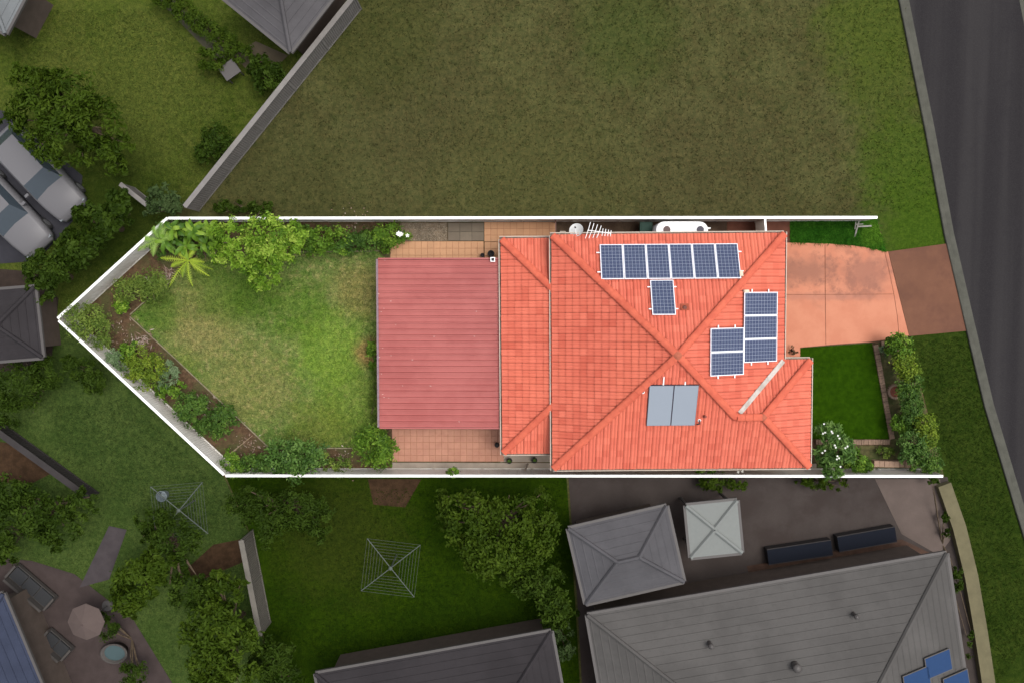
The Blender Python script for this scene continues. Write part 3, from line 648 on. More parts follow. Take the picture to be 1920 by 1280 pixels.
for nm, fr in (('lower', .22), ('upper', .78)):
    v = min(va_, vb_) + lnth * fr; rail(f'{nm} aluminium rail under the row of six solar panels', A + s_ * (ua - .14) + t_ * v + n * (HP - .046), A + s_ * (ub + .14) + t_ * v + n * (HP - .046))
c = [uv_of(p, slN, HP) for p in ((1219, 526), (1264, 525), (1267, 590), (1222, 591))]
u1, v1_ = sum(x[0] for x in c) / 4, sum(x[1] for x in c) / 4
panel_thing('single blue solar panel just below the row of six', place(A, s_, t_, n, u1, v1_, HP), PW, 1.58)
for nm, dv in (('lower', -.5), ('upper', .5)): rail(f'{nm} aluminium rail under the single solar panel below the row', A + s_ * (u1 - .62) + t_ * (v1_ + dv) + n * (HP - .046), A + s_ * (u1 + .62) + t_ * (v1_ + dv) + n * (HP - .046))
A, s_, t_, n, L = slE
def stack(pxs, k, nm, pos):
    c = [uv_of(p, slE, HP) for p in pxs]; u_ = [x[0] for x in c]; v_ = [x[1] for x in c]
    ulo, uhi = min(u_[0] + u_[1], u_[2] + u_[3]) / 2, max(u_[0] + u_[1], u_[2] + u_[3]) / 2; vlo, vhi = min(v_[0] + v_[3], v_[1] + v_[2]) / 2, max(v_[0] + v_[3], v_[1] + v_[2]) / 2
    st = (uhi - ulo) / k; up = s_.y > 0
    for i in range(k):
        j = k - 1 - i if up else i
        panel_thing(f'{pos[j]} blue solar panel of the {nm} on the eastern roof slope', place(A, s_, t_, n, ulo + st * (i + .5), (vlo + vhi) / 2, HP), st - .015, vhi - vlo)
    for q_, fr in (('outer', .25), ('inner', .75)):
        v = vlo + (vhi - vlo) * fr; rail(f'{q_} aluminium rail under the {nm} of solar panels', A + s_ * (ulo - .12) + t_ * v + n * (HP - .046), A + s_ * (uhi + .12) + t_ * v + n * (HP - .046))
stack(((1394, 548), (1456, 547), (1458, 677), (1396, 680)), 3, 'column of three', ['top', 'middle', 'bottom'])
stack(((1331, 616), (1394, 613), (1395, 702), (1333, 705)), 2, 'column of two', ['top', 'bottom'])
M_cream = plain('cream_plastic', D(240, 222, 196), .5)
def junction(label, px, sl_, w, l):
    A, s_, t_, n, L = sl_; u, v = uv_of(px, sl_, .16); M = place(A, s_, t_, n, u, v, .13)
    m = MB().box((0, 0, 0), (w, l, .09), M=M); m.box((0, 0, .05), (w * .8, l * .8, .02), M=M); tagp(m.build('junction_box', M_cream), label, 'junction box')
junction('cream junction box at the right end of the row of six panels', (1390, 513), slN, .15, .24); junction('cream junction box at the top of the column of three panels', (1400, 546), slE, .12, .25)
# solar hot water collectors
A, s_, t_, n, L = slS
c = [uv_of(p, slS, .13) for p in ((1215, 722), (1308, 722), (1306, 797), (1214, 797))]
ul, ur = (c[0][0] + c[3][0]) / 2, (c[1][0] + c[2][0]) / 2; vl, vu = (c[2][1] + c[3][1]) / 2, (c[0][1] + c[1][1]) / 2
if ul > ur: ul, ur = ur, ul
M_coll = plain('collector_glass', D(158, 168, 180), .12, 0, .6, .02, 1); M_cf = plain('collector_frame', (.045, .04, .06), .4)
for i, nm in enumerate(('left', 'right')):
    wd = (ur - ul) / 2; M = place(A, s_, t_, n, ul + wd * (i + .5), (vl + vu) / 2, .11)
    t = thing('water_collector', f'{nm} flat grey solar water heater panel on the southern roof slope', 'water heater', M.translation, 'grey solar water heater panels'); t.rotation_euler = M.to_euler()
    l = abs(vu - vl); MB().box((0, 0, -.02), (wd - .015, l, .09)).build('frame', M_cf, t, local=True); MB().box((0, .0, .028), (wd - .05, l - .02, .012)).build('glass', M_coll, t, local=True)
for px0, px1, lab in (((1245, 706), (1245, 722), 'longer white bracket bar above the grey water heater panels'), ((1285, 715), (1285, 722), 'shorter white bracket bar above the grey water heater panels')):
    a, b = uv_of(px0, slS, .08), uv_of(px1, slS, .08); tagp(MB().bar(A + s_ * a[0] + t_ * a[1] + n * .08, A + s_ * a[0] + t_ * b[1] + n * .08, .05, .04).build('bracket_bar', M_white), lab, 'bracket')
for pts, lab in ((((1214, 724), (1207, 725), (1206, 735)), 'black hooked pipe at the upper left of the water heater'), (((1306, 795), (1312, 794), (1312, 788)), 'black hooked pipe at the lower right of the water heater')):
    w3_ = []
    for p in pts: u, v = uv_of(p, slS, .12); w3_.append(A + s_ * u + t_ * v + n * .12)
    t = thing('water_pipe', lab, 'pipe', w3_[-1]); MB().tube(w3_ + [w3_[-1] - n * .08], .03, 8).build('pipe', M_black, t, True)
    e = w3_[-1]; MB().lathe(e - Vector((0, 0, .08)), [(.07, -.02), (.07, .02), (.035, .05)], 12).build('collar', M_white, t)
def roofspot(px, sl_, h=0): A, s_, t_, n, L = sl_; u, v = uv_of(px, sl_, h); return A + s_ * u + t_ * v + n * h
p = roofspot((1320, 779), slS); t = thing('vent_pipe', 'small brown vent pipe on the southern slope beside the water heater', 'vent', p)
MB().lathe(p, [(.09, -.03), (.08, .05), (.04, .07), (.04, .22), (.06, .23), (.06, .26), (.01, .28)], 12).build('pipe', plain('vent_brown', D(150, 76, 62), .6), t, True)
p = roofspot((1283, 577), slN); t = thing('roof_vent', 'weathered brown square vent tile right of the single solar panel', 'vent', p); M = place(slN[0], slN[1], slN[2], slN[3], *uv_of((1283, 577), slN, 0), 0.06)
MB().box((0, 0, 0), (.36, .3, .07), M=M).build('base', surf('vent_rust', D(176, 92, 70), .2, 9, 40), t); MB().lathe(p + Vector((0, 0, .04)), [(.1, 0), (.1, .06), (.07, .1), (.01, .11)], 10).build('cowl', plain('cowl', D(120, 62, 48), .7), t)
# tv antenna and dish at the north eave
A, s_, t_, n, L = slN
pm = roofspot((1118, 444), slN); AH = .55
t = thing('tv_antenna', 'white multi-element television antenna over the northern gutter', 'antenna', pm); MB().tube([pm + Vector((0, 0, -.02)), pm + Vector((0, 0, AH + .1))], .02, 8).build('mast', M_white, t)
za = pm.z + AH; b0, b1 = at(1102, 432, za), at(1146, 438, za); bd = (b1 - b0).normalized(); bp = Vector((-bd.y, bd.x, 0))
MB().tube([b0, b1], .017, 6).build('boom', M_white, t)
for i, (f_, hl) in enumerate(((.02, .36), (.17, .33), (.33, .30), (.49, .27), (.63, .16), (.75, .15), (.87, .14), (.98, .13))):
    c_ = b0 + (b1 - b0) * f_; sk = bd * (-.05 if i < 4 else 0)
    MB().tube([c_ - bp * hl + sk * 1.5, c_, c_ + bp * hl - sk], .015, 6).build('element', M_white, t)
dsh = at(1081, 433, 3.0); t = thing('satellite_dish', 'round pale grey satellite dish beyond the northern gutter', 'satellite dish', (dsh.x, dsh.y, 2.4))
dm = MB(); ax_ = Vector((-.25, .35, .9)).normalized(); e1 = ax_.cross(Vector((1, 0, 0))).normalized(); e2 = ax_.cross(e1); vs = []; fs = []
for ri in range(5):
    r = .31 * ri / 4 + .002
    for k in range(24): vs.append(dsh + (e1 * math.cos(k * math.pi / 12) + e2 * math.sin(k * math.pi / 12)) * r + ax_ * (r * r * .9))
for ri in range(4):
    for k in range(24): fs.append((ri * 24 + k, ri * 24 + (k + 1) % 24, ri * 24 + 24 + (k + 1) % 24, ri * 24 + 24 + k))
dm.add(vs, fs); dm.add([v - ax_ * .012 for v in vs], [f_[::-1] for f_ in fs]); dm.build('reflector', plain('dish_grey', D(214, 214, 212), .5), t, True)
MB().tube([dsh - ax_ * .02 - e1 * .28, dsh + ax_ * .12 - e1 * .22, dsh + ax_ * .34], .012, 6).build('feed_arm', M_alud, t); MB().tube([dsh + ax_ * .28, dsh + ax_ * .38], .035, 8).build('receiver', M_dark, t)
MB().tube([dsh - ax_ * .01, Vector((dsh.x, dsh.y, 2.75)), W(loc2(dsh)[0], y1 - .44, 2.6)], .02, 6).build('mount', M_alud, t)
bk = at(1055, 438, 3.0); tagp(MB().tube([bk + Vector((-.13, -.05, 0)), bk + Vector((-.11, .08, .03)), bk + Vector((.11, .08, .03)), bk + Vector((.13, -.05, 0))], .018, 6).build('eave_bracket', M_gut), 'small cream bracket on the gutter left of the satellite dish', 'bracket')

# ================================================================== PATIO ROOF
CZ0, CZ1 = 2.12, 2.02; a = at(709, 487, CZ1); b = at(937, 486, CZ0); c = at(709, 800, CZ1); xL, xR, yT, yB = a.x, b.x - .02, (a.y + b.y) / 2, c.y
M_sheet = NT('red_steel_sheet'); k_ = M_sheet.mix(M_sheet.ramp(M_sheet.noise(.5, 5, .65), .35, .65), D(176, 94, 90), D(188, 106, 101))
vx = M_sheet.n("ShaderNodeMapping"); vx.inputs["Scale"].default_value = (.6, 9, 1); M_sheet.l(M_sheet.pos, vx.inputs[0])
k_ = M_sheet.mix(M_sheet.math('MULTIPLY', M_sheet.ramp(M_sheet.noise(1.2, 4, .6, vx.outputs[0]), .4, .7), .18), k_, D(202, 124, 118)); M_sheet = M_sheet.done(k_, .5, 0, .25)
pr_ = thing('patio_roof', 'flat red ribbed steel patio roof behind the house', 'patio roof', ((xL + xR) / 2, (yT + yB) / 2, 0))
NS = 9; NR = 3; shw = (yT - yB) / NS; pit = shw / NR
prof = []
for i in range(NR):
    y = i * pit; prof += [(y, 0), (y + .055, 0.0), (y + .06, .006), (y + .09, .006), (y + .095, 0), (y + .125, 0), (y + .13, .006), (y + .16, .006), (y + .165, 0), (y + pit - .085, 0), (y + pit - .072, .065), (y + pit - .036, .065), (y + pit - .004, 0)]
prof += [(shw - .002, 0)]
m = MB(); nn = len(prof); vs = [(0, y, z) for y, z in prof] + [(xR - xL, y, z + CZ0 - CZ1) for y, z in prof]; fs = [(i, nn + i, nn + i + 1, i + 1) for i in range(nn - 1)]
m.add(vs, fs); m.add([(v[0], v[1], v[2] - .004) for v in vs], [f_[::-1] for f_ in fs]); shm = m.mesh('roof_sheet', M_sheet)
for i in range(NS): link('roof_sheet', shm, None, pr_, (xL - WO[pr_].x, yB + i * shw - WO[pr_].y, CZ1))
M_redm = plain('red_fascia', D(176, 92, 88), .5); M_gutl = plain('mauve_gutter', D(176, 150, 160), .5)
recalc(MB().sweep([(xL, yT + .02, CZ1), (xL, yB - .02, CZ1)], [(-.02, -.02), (-.02, -.13), (.10, -.13), (.10, -.01), (.09, -.01), (.09, -.12), (-.01, -.12), (-.01, -.02)][::1], True).build('gutter', M_gutl, pr_))
for y, nm in ((yT + .035, 0), (yB - .035, 1)): MB().bar((xL, y, CZ1 - .03), (xR, y, CZ0 - .03), .06, .16).build('fascia', M_redm, pr_)
for x in (xL + .12, (xL + xR) / 2, xR - .55):
    for y in (yT - .1, yB + .1): MB().bar((x, y, 0), (x, y, CZ1 - .16), .09, .09).build('post', M_gut, pr_)
for y in (yT - .1, (yT + yB) / 2, yB + .1): MB().bar((xL + .05, y, CZ1 - .10), (xR - .45, y, CZ1 - .10 + .04), .06, .1).build('beam', M_gut, pr_)
wh = MB()
for _ in range(20):
    x = xL + .02 + (random.random() ** 3) * (xR - xL) * .9; y = random.uniform(yB, yT); L_ = random.uniform(.02, .08); q_ = random.uniform(-.5, .5); zz = CZ1 + (CZ0 - CZ1) * (x - xL) / (xR - xL) + .068
    wh.box((x, y, zz), (L_, .018, .006), q_)
tagp(wh.build('petals', plain('fallen_petal', D(246, 214, 204), .7)), 'pale fallen petals scattered over the red patio roof', 'petals', kind='stuff')
p = at(924, 487, 2.2); t = thing('flue_cap', 'small white square flue with dark opening at the patio roof corner', 'flue', (p.x, p.y, 2.06)); m = MB()
for s in (-1, 1): m.box((p.x + s * .085, p.y, 2.2), (.035, .2, .22)); m.box((p.x, p.y + s * .083, 2.2), (.135, .034, .22))
m.build('frame', M_white, t); MB().box((p.x, p.y, 2.14), (.13, .13, .16)).build('opening', M_dark, t)

# ================================================================== SMALL THINGS IN THE LOT
# slimline rain water tank
M_tank = plain('white_tank', (.80, .80, .80), .4)
ta, tb = at(1246, 432, 1.9), at(1312, 432, 1.9); tr_ = .40; cy_t = ta.y + .0
t = thing('water_tank', 'white slimline rain water tank with rounded ends in the north passage', 'water tank', ((ta.x + tb.x) / 2, cy_t, .03)); m = MB(); ring = []
for k in range(9): q_ = math.pi / 2 + math.pi * k / 8; ring.append((ta.x + tr_ * math.cos(q_), cy_t + tr_ * math.sin(q_)))
for k in range(9): q_ = -math.pi / 2 + math.pi * k / 8; ring.append((tb.x + tr_ * math.cos(q_), cy_t + tr_ * math.sin(q_)))
cxm = (ta.x + tb.x) / 2; nr = len(ring); vs = []; fs = []
for z, k in ((.03, 1), (.4, 1), (.42, .985), (.48, .985), (.5, 1), (1.0, 1), (1.02, .985), (1.08, .985), (1.1, 1), (1.80, 1), (1.87, .975), (1.90, .93)):
    for x, y in ring: vs.append((cxm + (x - cxm) * (1 - (1 - k) * .4), cy_t + (y - cy_t) * k, z))
for i in range(11): fs += [(i * nr + j, i * nr + (j + 1) % nr, i * nr + nr + (j + 1) % nr, i * nr + nr + j) for j in range(nr)]
fs += [tuple(range(11 * nr, 12 * nr)), tuple(range(nr - 1, -1, -1))]; m.add(vs, fs).build('body', M_tank, t)
for x, cl in ((ta.x + .1, D(92, 66, 64)), (tb.x + .02, (.03, .025, .045))):
    l_ = MB().lathe((x, cy_t + .02, 1.895), [(.21, 0), (.21, .03), (.18, .035)], 20).build('lid', M_tank, t); MB().lathe((x, cy_t + .02, 1.93), [(.17, 0), (.165, .012), (.02, .014)], 20).build('strainer', plain('strainer', cl, .6), l_)
MB().tube([(tb.x + tr_ + .0, cy_t + .1, 1.75), (tb.x + tr_ + .12, cy_t + .1, 1.75)], .04, 8).build('overflow', M_white, t)
# green bin / cover beside it
p = at(1211, 429, .9); M_green = plain('green_plastic', (.004, .03, .02), .5, 0, .15)
t = thing('garden_bin', 'dark green lidded bin beside the white water tank', 'bin', (p.x, p.y, .04))
vs = [(p.x + a * k, p.y + b * k, z) for k, z in ((.2, .04), (.27, .95)) for a, b in ((-1, -1), (1, -1), (1, 1), (-1, 1))]
MB().add(vs, [(3, 2, 1, 0), (4, 5, 6, 7), (0, 1, 5, 4), (1, 2, 6, 5), (2, 3, 7, 6), (3, 0, 4, 7)]).build('body', M_green, t); m = MB().box((p.x, p.y, .975), (.58, .6, .045)); m.box((p.x, p.y, 1.01), (.46, .46, .03)); lid = m.build('lid', M_green, t); MB().tube([(p.x - .2, p.y - .31, .98), (p.x + .2, p.y - .31, .98)], .02, 6).build('handle', M_dark, lid)
# black pots / lamps
def pot(px, lab, r=.13, mat=None, h=.3, soil=True):
    p = at(*px, h); t = thing('plant_pot', lab, 'pot', (p.x, p.y, .05)); MB().lathe((p.x, p.y, .05), [(r * .75, 0), (r, h - .05), (r * 1.1, h - .05), (r * 1.1, h), (r * .95, h), (r * .92, h - .06)], 14).build('shell', mat or M_dark, t, True)
    m = MB()
    for i in range(26): 
        q_ = random.uniform(0, 6.28); L_ = random.uniform(.4, 1.1) * r; c_ = Vector((p.x, p.y, h + .02)); d_ = Vector((math.cos(q_), math.sin(q_), .6)) ; s_2 = Vector((-math.sin(q_), math.cos(q_), 0)) * .02
        m.add([c_ - s_2, c_ + s_2, c_ + d_ * L_], [(0, 1, 2)], random.random())
    m.build('foliage', M_leaf_dark, t)
M_leaf_dark = tintmat('leaf_dark', (.03, .075, .01), (.065, .135, .018), (.12, .21, .03))
M_leaf_mid = tintmat('leaf_mid', (.035, .085, .006), (.10, .20, .015), (.22, .34, .04))
M_leaf_bright = tintmat('leaf_bright', (.055, .13, .006), (.16, .29, .02), (.34, .46, .07))
M_leaf_yel = tintmat('leaf_yellow', (.06, .11, .008), (.13, .20, .014), (.23, .30, .03))
M_leaf_grey = tintmat('leaf_greygreen', (.09, .15, .06), (.16, .24, .11), (.26, .34, .19))
M_leaf_olive = tintmat('leaf_olive', (.06, .11, .012), (.13, .20, .03), (.22, .29, .05))
M_leaf_gloss = tintmat('leaf_gloss', (.035, .08, .014), (.07, .145, .025), (.13, .22, .05), rough=.45, trans=.2, spec=.15)
pot((955, 863), 'dark potted plant on the path at the rear roof corner'); pot((1002, 862), 'dark potted plant nearest the main roof on the south path')
p = at(932, 832); tagp(MB().lathe((p.x, p.y, .06), [(.1, 0), (.12, .12), (.11, .26), (.05, .3), (.02, .31)], 14).build('garden_urn', M_dark, None, True), 'small black urn on the terracotta pavers by the rear gutter', 'urn')
for px, r, lab in (((905, 484), .1, 'smaller dark object on the tan pavers at the patio roof edge'), ((921, 481), .16, 'larger dark round pot on the tan pavers near the flue')):
    p = at(*px); tagp(MB().lathe((p.x, p.y + .12, .065), [(r * .7, 0), (r, .12), (r * .95, .3), (r * .6, .31), (r * .55, .22)], 14).build('clay_pot', M_dark, None, True), lab, 'pot')
# prop plank leaning between path and fence
a, b = at(990, 868), at(984, 884, .9); tagp(MB().bar((a.x, a.y, .055), (b.x, b.y + .05, .9), .09, .03).build('plank', M_conc), 'pale plank leaning on the south fence beside the rear roof', 'plank')
# brick edging of the front bed
M_brick = rnd_mat('edging_brick', D(150, 124, 104), .18, D(120, 104, 84))
def brickrow(label, pa, pb, width=.24, bl_=.115, h=.12, mat=None, name='brick_edging', z0=.0):
    a, b = at(*pa), at(*pb); d = b - a; L_ = d.length; d.normalize(); rz = math.atan2(d.y, d.x); t = thing(name, label, 'edging', (a.x, a.y, 0)); n_ = round(L_ / bl_); st_ = L_ / n_
    me = MB().box((0, 0, h / 2), (st_ - .01, width, h)).mesh('brick', mat or M_brick)
    bmx = bmesh.new(); bmx.from_mesh(me); bmesh.ops.bevel(bmx, geom=bmx.edges[:], offset=.008, segments=1, affect='EDGES'); bmx.to_mesh(me); bmx.free()
    MB().bar(a + Vector((0, 0, .03)), b + Vector((0, 0, .03)), width * .9, .06).build('mortar_bed', M_soil, t)
    for i in range(n_):
        o = link('brick', me, None, t, tuple(a + d * (i + .5) * st_ - WO[t] + Vector((random.uniform(-.008, .008), random.uniform(-.008, .008), random.uniform(0, .012)))))
        o.rotation_euler = (0, 0, rz + random.uniform(-.03, .03))
brickrow('long brown brick edging between the front lawn and the hedge bed', (1640, 646), (1671, 822)); brickrow('brown brick edging along the bottom of the front lawn', (1528, 827.5), (1667, 827.5)); brickrow('short brown brick edging beside the driveway and the hedge', (1650, 644), (1664, 642.5), .2)
brickrow('low pale brick wall near the south fence in front of the hedge', (1632, 866), (1708, 867), .3, .24, .4, rnd_mat('wall_brick', D(176, 146, 124), .12))
p = at(1676, 733); t = thing('ring_planter', 'round brick ring planter with red soil beside the hedge', 'planter', (p.x, p.y, 0)); MB().lathe((p.x, p.y, .0), [(.27, 0), (.27, .12), (.02, .13)], 20).build('soil', surf('red_soil', D(150, 92, 74), .2, 8, 40), t)
me = MB().box((0, 0, .09), (.085, .10, .18)).mesh('brick', rnd_mat('ring_brick', D(176, 148, 126), .1))
for k in range(20): q_ = k * math.pi / 10; o = link('brick', me, None, t, (.31 * math.cos(q_), .31 * math.sin(q_), 0)); o.rotation_euler = (0, 0, q_ + math.pi / 2)
# sleepers by driveway corner
# broken white trellis in the long grass
a, b = at(1612, 414, .5), at(1605, 444, .2); c, d_ = at(1608, 425, .4), at(1634, 424, .3); t = thing('broken_trellis', 'broken white timber trellis lying in the long grass', 'trellis', (b.x, b.y, .03))
for i, (p, q_) in enumerate(((a, b), (c, d_), (at(1606, 416, .5), at(1603, 430, .3)), (at(1604, 421, .45), at(1620, 420, .4)))): MB().bar((p.x, p.y, .42 if i != 1 else .34), (q_.x, q_.y, .06 if i == 0 else .3), .07 if i < 2 else .04, .03).build('slat', plain('weathered_white', D(150, 148, 138), .8), t)
# dry frond pile and branches in the beds
M_dry = tintmat('dry_frond', D(120, 92, 78), D(164, 138, 124), D(206, 190, 178), trans=.1)
def fronds(label, px, rpx, n_, L_):
    p = at(*px); t = MB()
    for i in range(n_):
        q_ = random.uniform(0, 6.28); c_ = p + Vector((random.gauss(0, rpx / 80), random.gauss(0, rpx / 80), .05 + random.random() * .12)); d2 = Vector((math.cos(q_), math.sin(q_), random.uniform(-.05, .15))); w_ = Vector((-d2.y, d2.x, 0)) * random.uniform(.012, .03); l_ = L_ * random.uniform(.4, 1)
        t.add([c_ - d2 * l_ / 2, c_ + w_, c_ + d2 * l_ / 2, c_ - w_ + Vector((0, 0, .015))], [(0, 1, 2), (0, 2, 3)], random.random())
    tagp(t.build('dead_fronds', M_dry), label, 'dead leaves', kind='stuff')
fronds('pile of dry grey fronds on the mulch by the southwest edging', (266, 641), 18, 70, .45); fronds('heap of grey dead fronds beneath the yellow green palm', (318, 514), 12, 50, .45); fronds('dry brown fronds on the mulch behind the palm', (395, 466), 16, 60, .4); fronds('loose twigs and chips over the bare mulch, west corner', (225, 625), 40, 60, .18); fronds('brown leaf litter at the southern end of the southwest bed', (470, 838), 30, 80, .16); fronds('brown leaf litter in the bed south of the lawn', (640, 860), 24, 60, .15); fronds('brown leaf litter in the bed behind the northern shrubs', (660, 428), 40, 70, .15); fronds('dry leaf litter between the dark southwest shrubs', (385, 770), 30, 70, .2)
a, b, c = at(475, 815), at(452, 834), at(432, 850); t = thing('fallen_branch', 'pale forked fallen branch in the southwest bed', 'branch', (b.x, b.y, .03)); MB().tube([(a.x, a.y, .1), (b.x, b.y, .14), (c.x, c.y, .1)], [.012, .02, .045], 7).build('stem', surf('pale_wood', D(176, 156, 128), .15, 8, 40), t); a2 = at(462, 812); MB().tube([((a.x + b.x) / 2, (a.y + b.y) / 2, .12), (a2.x, a2.y, .16)], [.014, .006], 6).build('twig', M_bark, t)
for pa, pb, lab in (((243, 545), (273, 520), 'pale square rail frame by the northwest fence, left side'), ((273, 520), (292, 540), 'pale square rail frame by the northwest fence, right side')):
    a, b = at(*pa, .4), at(*pb, .4); t = thing('garden_rail', lab, 'rail', (a.x, a.y, .02)); MB().bar((a.x, a.y, .4), (b.x, b.y, .4), .05, .04).build('rail', M_conc, t)
    for g in (a, b): MB().bar((g.x, g.y, .02), (g.x, g.y, .378), .045, .045).build('stake', M_conc, t)

# ================================================================== PLANTS IN THE LOT
plant('garden_tree', 'big bright green leafy tree overhanging the back lawn', 'tree', [(430, 444, 34, 2.8), (500, 444, 44, 3.3), (550, 444, 28, 2.8), (455, 478, 30, 2.8), (500, 476, 36, 3.2), (495, 515, 30, 2.7), (535, 468, 26, 2.9), (468, 520, 14, 2.3), (420, 470, 26, 2.4)], 10500, .17, M_leaf_bright, None, .42, 14, (490, 458), tr=.1, trunk='trunk', spread=.20, clump=300)
plant('leafy_shrub', 'dark leafy shrub between the big tree and the daisies, north bed', 'shrub', [(600, 450, 26, .8), (575, 452, 26, .7), (632, 456, 26, .7)], 2000, .15, M_leaf_mid, 'shrubs in the north bed')
plant('leafy_shrub', 'low mid-green shrub in front of bare mulch, north bed', 'shrub', [(660, 456, 30, .6, 20), (692, 452, 24, .6, 22)], 1700, .13, M_leaf_dark, 'shrubs in the north bed')
plant('daisy_bush', 'green bush with white flowers beside the gravel strip', 'shrub', [(712, 440, 22, .7), (735, 438, 22, .7), (755, 446, 18, .5, 10), (722, 458, 16, .5)], 2000, .12, M_leaf_mid, spread=.3)
def flowers(label, pts, r=.045, mat=None, z=.9, name='white_flowers'):
    m = MB(); 
    for (u, v) in pts:
        c_ = at(u, v, z); k0 = random.uniform(0, 1)
        for k in range(5):
            q_ = k0 + k * 1.2566; d2 = Vector((math.cos(q_), math.sin(q_), .25)); s2 = Vector((-math.sin(q_), math.cos(q_), 0)) * r * .45
            m.add([c_, c_ + d2 * r + s2, c_ + d2 * r * 1.35, c_ + d2 * r - s2], [(0, 1, 2, 3)], random.random())
    return m
M_petal = plain('white_petal', (.80, .80, .74), .6)
def add_flowers(t, pts, r, z): o = flowers('', pts, r, z=z); o.build('flowers', M_petal, t)["kind"] = "stuff"
dt = bpy.data.objects['daisy_bush']; add_flowers(dt, [(746, 439), (753, 439), (750, 441), (764, 442), (748, 437)], .07, 1.2)
# banana clump: each leaf a part
M_ban = tintmat('banana_leaf', (.05, .12, .012), (.12, .23, .02), (.22, .34, .04), rough=.45)
def bigleaf(c_, q_, L_, w_, droop, tint, rise=.25):
    d2 = Vector((math.cos(q_), math.sin(q_), 0)); s2 = Vector((-d2.y, d2.x, 0)); m = MB(); vs = []; N = 6
    for i in range(N + 1):
        f_ = i / N; wd = w_ * math.sin(math.pi * (f_ * .9 + .06)) ** .7 * .5; z = rise * math.sin(f_ * 1.8) - droop * f_ * f_; p = c_ + d2 * L_ * f_ + Vector((0, 0, z)); e = wd * .35
        vs += [p + s2 * wd + Vector((0, 0, e)), p, p - s2 * wd + Vector((0, 0, e))]
    fs = []
    for i in range(N): b_ = i * 3; fs += [(b_, b_ + 3, b_ + 4, b_ + 1), (b_ + 1, b_ + 4, b_ + 5, b_ + 2)]
    return m.add(vs, fs, tint)
def bananas(label, px, z, n_, L_, w_):
    p = at(*px, z); t = thing('banana_plant', label, 'plant', (p.x, p.y, 0), 'broad-leaved plants in the northwest corner'); MB().tube([(p.x, p.y, -.02), (p.x + .05, p.y, z)], [.09, .05], 8).build('stem', M_leaf_olive, t)
    for i in range(n_):
        q_ = i * 2.4 + random.uniform(-.3, .3); bigleaf(Vector((p.x, p.y, z - .1 + random.uniform(-.3, .2))), q_, L_ * random.uniform(.7, 1.15), w_ * random.uniform(.8, 1.2), random.uniform(.1, .5), random.random()).build('leaf', M_ban, t, True)
for lab, px, z, n_ in (('broad-leaved plant nearest the northern corner of the fence', (325, 430), 1.9, 16), ('broad-leaved plant in front of the fence corner plant', (312, 452), 1.6, 15), ('broad-leaved plant between the corner and the big tree', (362, 434), 2.0, 17), ('broad-leaved plant just above the yellow green palm', (346, 462), 1.4, 14), ('broad-leaved plant touching the big tree, north fence', (390, 430), 1.7, 14), ('broad-leaved plant beside the dry fronds under the big tree', (384, 456), 1.3, 12)):
    bananas(lab, px, z, n_, .58, .19)
plant('leafy_shrub', 'dark undergrowth between the broad-leaved plants and the fence corner', 'shrub', [(330, 440, 34, .8), (365, 450, 30, .7), (300, 460, 24, .7), (395, 440, 26, .8)], 1800, .16, M_leaf_dark, None, .4)
def frondmesh(c_, q_, L_, droop, tint, w_=.24, nl=15):
    d2 = Vector((math.cos(q_), math.sin(q_), 0)); s2 = Vector((-d2.y, d2.x, 0)); m = MB(); prev = None; pts = []
    for i in range(nl + 1):
        f_ = i / nl; p = c_ + d2 * L_ * f_ + Vector((0, 0, .3 * math.sin(f_ * 2) - droop * f_ * f_)); pts.append(p)
    m.tube(pts[::3] + [pts[-1]], [.018] * len(pts[::3]) + [.004], 4, tint=min(1, tint + .3))
    for i in range(2, nl + 1):
        f_ = i / nl; l_ = w_ * math.sin(math.pi * min(.97, f_ * .85 + .1)); p = pts[i]
        for s in (-1, 1):
            tip = p + s2 * s * l_ + d2 * l_ * .55 - Vector((0, 0, .04)); e = d2 * (.022 + .012 * random.random()); m.add([p - e, p + e, tip], [(0, 1, 2)], tint + random.uniform(-.15, .15))
    return m
M_palm = tintmat('palm_frond', (.17, .27, .02), (.27, .38, .03), (.38, .48, .05), rough=.45)
M_palm2 = tintmat('palm_frond_green', (.10, .20, .03), (.17, .30, .05), (.25, .38, .08), rough=.45)
def palm(label, px, z, tips, mat, name='palm', droop=.5, w_=.24, tr=.08):
    p = at(*px, z); t = thing(name, label, 'palm', (p.x, p.y, 0)); MB().tube([(p.x, p.y, -.02), (p.x + .03, p.y - .02, z * .6), (p.x, p.y, z)], [tr * 1.2, tr, tr * .8], 8).build('trunk', M_bark, t)
    for u, v in tips:
        e = at(u, v, z - .2); q_ = math.atan2(e.y - p.y, e.x - p.x); frondmesh(Vector((p.x, p.y, z)), q_, (e - p).to_2d().length, droop * random.uniform(.7, 1.2), random.random(), w_).build('frond', mat, t)
palm('yellow green palm with spread fronds at the lawn corner', (353, 488), 1.2, [(302, 484), (318, 538), (344, 520), (362, 536), (393, 518), (385, 492), (372, 462), (345, 455), (322, 500), (335, 468), (398, 505)], M_palm, w_=.17)
palm('green feathery palm leaning over the northwest fence', (300, 450), 1.6, [(258, 470), (270, 448), (290, 425), (318, 418), (338, 440), (330, 470), (285, 480), (305, 412)], M_palm2, w_=.2)
plant('airy_shrub', 'airy olive green shrub between the northwest fence and the lawn', 'shrub', [(285, 530, 26, 1.2), (258, 540, 24, 1.1), (295, 545, 18, .9), (235, 545, 22, .9), (280, 558, 14, .7)], 3200, .13, M_leaf_olive, None, .35, 8, spread=.34)
plant('round_bush', 'small round bright green bush on the mulch', 'shrub', [(228, 573, 14, .7)], 700, .12, M_leaf_bright, clump=50)
